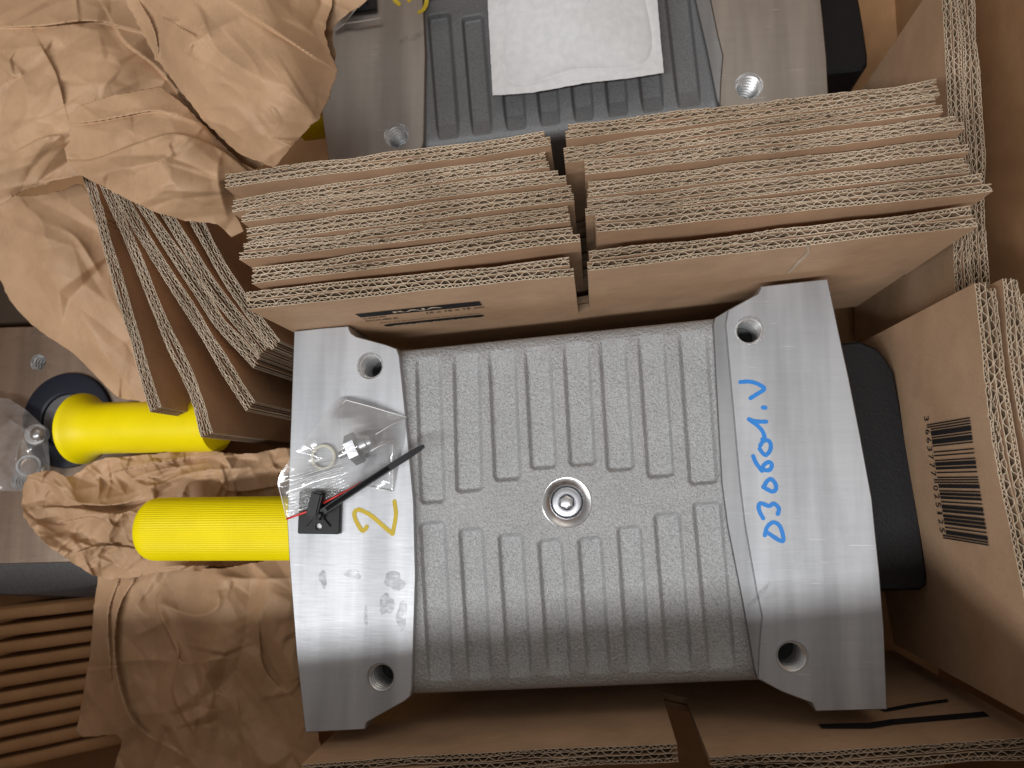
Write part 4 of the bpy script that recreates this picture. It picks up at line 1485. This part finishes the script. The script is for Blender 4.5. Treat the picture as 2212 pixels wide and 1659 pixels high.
for i in range(len(pts) - 1):
    for a in range(4):
        b = (a + 1) % 4
        ff.append((i * 4 + a, i * 4 + b, i * 4 + 4 + b, i * 4 + 4 + a))
ff += [(0, 1, 2, 3), tuple((len(pts) - 1) * 4 + a for a in (3, 2, 1, 0))]
recalc(mesh('strap', vv, ff, M['blackplastic'], tie))
vv, ff = [], []
for k in range(56):
    t = 0.06 + 0.62 * k / 56
    q = e0 + tdir * LT * t + up * 0.0022 * math.sin(t * math.pi)
    b = len(vv)
    for da, z in ((-0.0003, 0.00062), (0.0001, 0.00105), (0.0003, 0.00062)):
        for s_ in (-1, 1):
            vv.append(q + tdir * da + tw * s_ * 0.0011 + tn * z)
    ff += [(b, b + 1, b + 3, b + 2), (b + 2, b + 3, b + 5, b + 4), (b, b + 2, b + 4), (b + 1, b + 5, b + 3)]
te = mesh('strap_teeth', vv, ff, M['blackplastic'], tie)
te['kind'] = 'stuff'

# hardware inside the bag
k = 0.38 / F
c = P(699, 988, DM - 0.0014)
rg = lathe('nylon_ring', c, [(22 * k, -0.0008), (22 * k, 0.0008), (23 * k, 0.0012), (28 * k, 0.0012), (29.5 * k, 0.0008), (29.5 * k, -0.0008)], M['nylon'], None, 64, ring=True)
tag(rg, 'cream nylon washer ring inside the clear bag', 'washer')
DH = DM - 0.0088
g0, g1 = P(732, 985, DH), P(822, 944, DH)
ga = (g1 - g0).normalized()
fit = empty('hex_plug', g0)
tag(fit, 'grey zinc hex plug with short stem inside the clear bag', 'hex plug')
lathe('stem', g0, [(0.0015, 0.0), (0.0021, 0.0004), (0.0021, 0.0062)], M['zinc'], fit, 24, ga)
lathe('hex_head', g0 + ga * 0.0060, [(0.0070, 0.0), (0.0084, 0.0006), (0.0084, 0.0058), (0.0070, 0.0064)], M['zinc'], fit, 6, ga, False)
lathe('collar', g0 + ga * 0.0122, [(0.0044, 0.0), (0.0044, 0.0042), (0.0038, 0.0048), (0.0036, 0.0070), (0.001, 0.0072)], M['zinc'], fit, 32, ga)

bag = empty('zip_bag', P(690, 1000, DM))
tag(bag, 'clear plastic zip bag with red stripe lying on the left foot', 'plastic bag', 'clear plastic zip bags')
bag_poly = [(724, 866), (735, 861), (748, 862), (877, 900), (874, 930), (862, 1000), (848, 1062), (800, 1052), (781, 1041), (700, 1082), (620, 1122), (613, 1090), (606, 1066), (599, 1046), (603, 1026), (622, 998), (680, 924)]
bag_ctrl = [(724, 866, DM - .005), (877, 900, DM - .0012), (848, 1062, DM - .001), (781, 1041, DM - .0012), (700, 1082, DM - .0055), (620, 1122, DM - .004), (600, 1046, DM - .009), (622, 998, DM - .010), (680, 924, DM - .011),
            (765, 966, DM - .0185), (800, 950, DM - .0155), (698, 990, DM - .008), (740, 985, DM - .0145), (650, 1050, DM - .007), (835, 985, DM - .003), (790, 905, DM - .008)]
rdg = [([(625, 1030), (740, 997)], 'r', .0016, 4), ([(630, 1040), (742, 1008)], 'v', .0010, 4), ([(612, 1052), (700, 1025), (750, 1010)], 'r', .0014, 4)]
for q in range(8):
    y0 = 1062 + q * 7
    rdg.append(([(622, y0 + 6), (690, y0 - 14), (775, y0 - 50)], 'r', .0010, 2.6))
rdg += [([(745, 868), (723, 900)], 'r', .0016, 4), ([(725, 880), (742, 1000)], 'r', .0014, 3), ([(877, 902), (800, 945)], 'r', .0014, 4), ([(848, 956), (795, 978)], 'r', .0014, 4), ([(850, 960), (846, 1060)], 'r', .0012, 3)]
sheet('film', bag_poly, bag_ctrl, rdg, 31, M['film'], bag, step=1.6, fac=((20, .0012), (60, .0005)), rnd_ridge=16, rnd_lip=0, amp=.0008, edge=0.4, thick=0, curve_px=False)


def seam(pts, r=0.00028, mat_=None, name='seam', parent=None):
    tube(name, [P(x, y, d) for x, y, d in pts], r, mat_ or M['seam'], parent or bag, 6)


seam([(724, 898, DM - .0085), (734, 880, DM - .0075), (747, 864, DM - .006), (800, 878, DM - .006), (846, 892, DM - .0035), (878, 901, DM - .002)])
seam([(878, 902, DM - .002), (845, 918, DM - .006), (812, 938, DM - .012)], 0.00016)
seam([(848, 956, DM - .005), (822, 962, DM - .010), (800, 975, DM - .014)], 0.00024)
seam([(790, 1051, DM - .002), (820, 1058, DM - .0022), (848, 1062, DM - .0016)], 0.00024)
seam([(848, 960, DM - .0052), (849, 1010, DM - .003), (848, 1062, DM - .0016)], 0.00014)
seam([(600, 1046, DM - .010), (606, 1066, DM - .008), (612, 1090, DM - .0055), (619, 1121, DM - .0045)], 0.0002)
for q in range(3):
    seam([(628, 1036 + q * 9, DM - .0105), (680, 1019 + q * 9, DM - .0105), (738, 1000 + q * 9, DM - .0128)], 0.00015)
seam([(619, 1121, DM - .0052), (650, 1110, DM - .0064), (672, 1102, DM - .0075)], 0.00055, M['red'], 'red_stripe')
seam([(698, 1087, DM - .0062), (730, 1070, DM - .0050), (760, 1054, DM - .0034), (781, 1041, DM - .0022)], 0.0005, M['red'], 'red_stripe')

# film over the upper mount
bag2 = empty('zip_bag', P(760, 20, D2))
tag(bag2, 'clear plastic bag with red stripe over the mount at the top edge', 'plastic bag', 'clear plastic zip bags')
sheet('film', [(720, -40), (778, -40), (776, 6), (752, 42), (746, 52), (723, 70), (719, 20)], [(720, -40, D2 - .008), (840, -40, D2 - .01), (823, 42, D2 - .002), (746, 52, D2 - .003), (723, 70, D2 - .001), (780, 10, D2 - .010), (719, 20, D2 - .004)],
      [([(746, 50), (775, 10)], 'r', .002, 5), ([(750, 47), (820, 38)], 'r', .002, 4)], 32, M['film'], bag2, step=2.0, fac=((10, .001),), rnd_ridge=6, rnd_lip=0, amp=.0008, edge=0.4, thick=0, curve_px=False)
seam([(745, 51, D2 - .004), (780, 47, D2 - .004), (822, 40, D2 - .004)], 0.0007, None, 'seam', bag2)
seam([(745, 51, D2 - .004), (760, 30, D2 - .009), (773, 14, D2 - .0125)], 0.0004, None, 'seam', bag2)
seam([(745, 51, D2 - .004), (733, 60, D2 - .003), (723, 69, D2 - .002)], 0.0004, None, 'seam', bag2)
seam([(734, 12, D2 - .008), (752, 7, D2 - .0125), (774, 3, D2 - .0135), (790, -4, D2 - .0135)], 0.0005, M['red'], 'red_stripe', bag2)

# bag with hardware at the left edge
bag3 = empty('zip_bag', P(40, 960, D3))
tag(bag3, 'clear plastic bag with shiny fittings at the left edge', 'plastic bag', 'clear plastic zip bags')
sheet('film', [(-60, 850), (20, 862), (60, 888), (88, 915), (104, 950), (108, 1010), (104, 1050), (60, 1062), (0, 1060), (-60, 1050)], [(-60, 850, .485), (60, 888, .49), (104, 950, .482), (104, 1050, .49), (-60, 1050, .48), (75, 945, .470), (70, 1005, .474), (0, 950, .475)],
      [([(60, 890), (40, 960), (30, 1050)], 'r', .003, 8), ([(10, 900), (60, 930), (100, 960)], 'r', .002, 6)], 33, M['film'], bag3, step=2.0, fac=((14, .002), (40, .001)), rnd_ridge=14, rnd_lip=0, amp=.0014, edge=0.5, thick=0, curve_px=False)
k = 0.48 / F
q = empty('hex_plug', P(82, 940, .492))
tag(q, 'shiny domed plug in the bag at the left edge', 'hex plug')
lathe('flange', P(82, 940, .488), [(26 * k, 0), (26 * k, .003), (24 * k, .004), (19 * k, .0042), (18 * k, .0046)], M['bright'], q, 40, (0.3, 0.1, 1))
lathe('dome', P(83, 938, .4835), [(17 * k, 0), (16 * k, .0022), (12 * k, .0038), (6 * k, .0046), (0.5 * k, .0048)], M['bright'], q, 32, (0.3, 0.1, 1))
o = lathe('steel_ring', P(66, 1008, .488), [(18 * k, 0), (18 * k, .004), (21 * k, .005), (26 * k, .005), (28 * k, .004), (28 * k, 0)], M['bright'], None, 48, (0.45, 0.1, 1), ring=True)
tag(o, 'shiny steel ring in the bag at the left edge', 'ring')
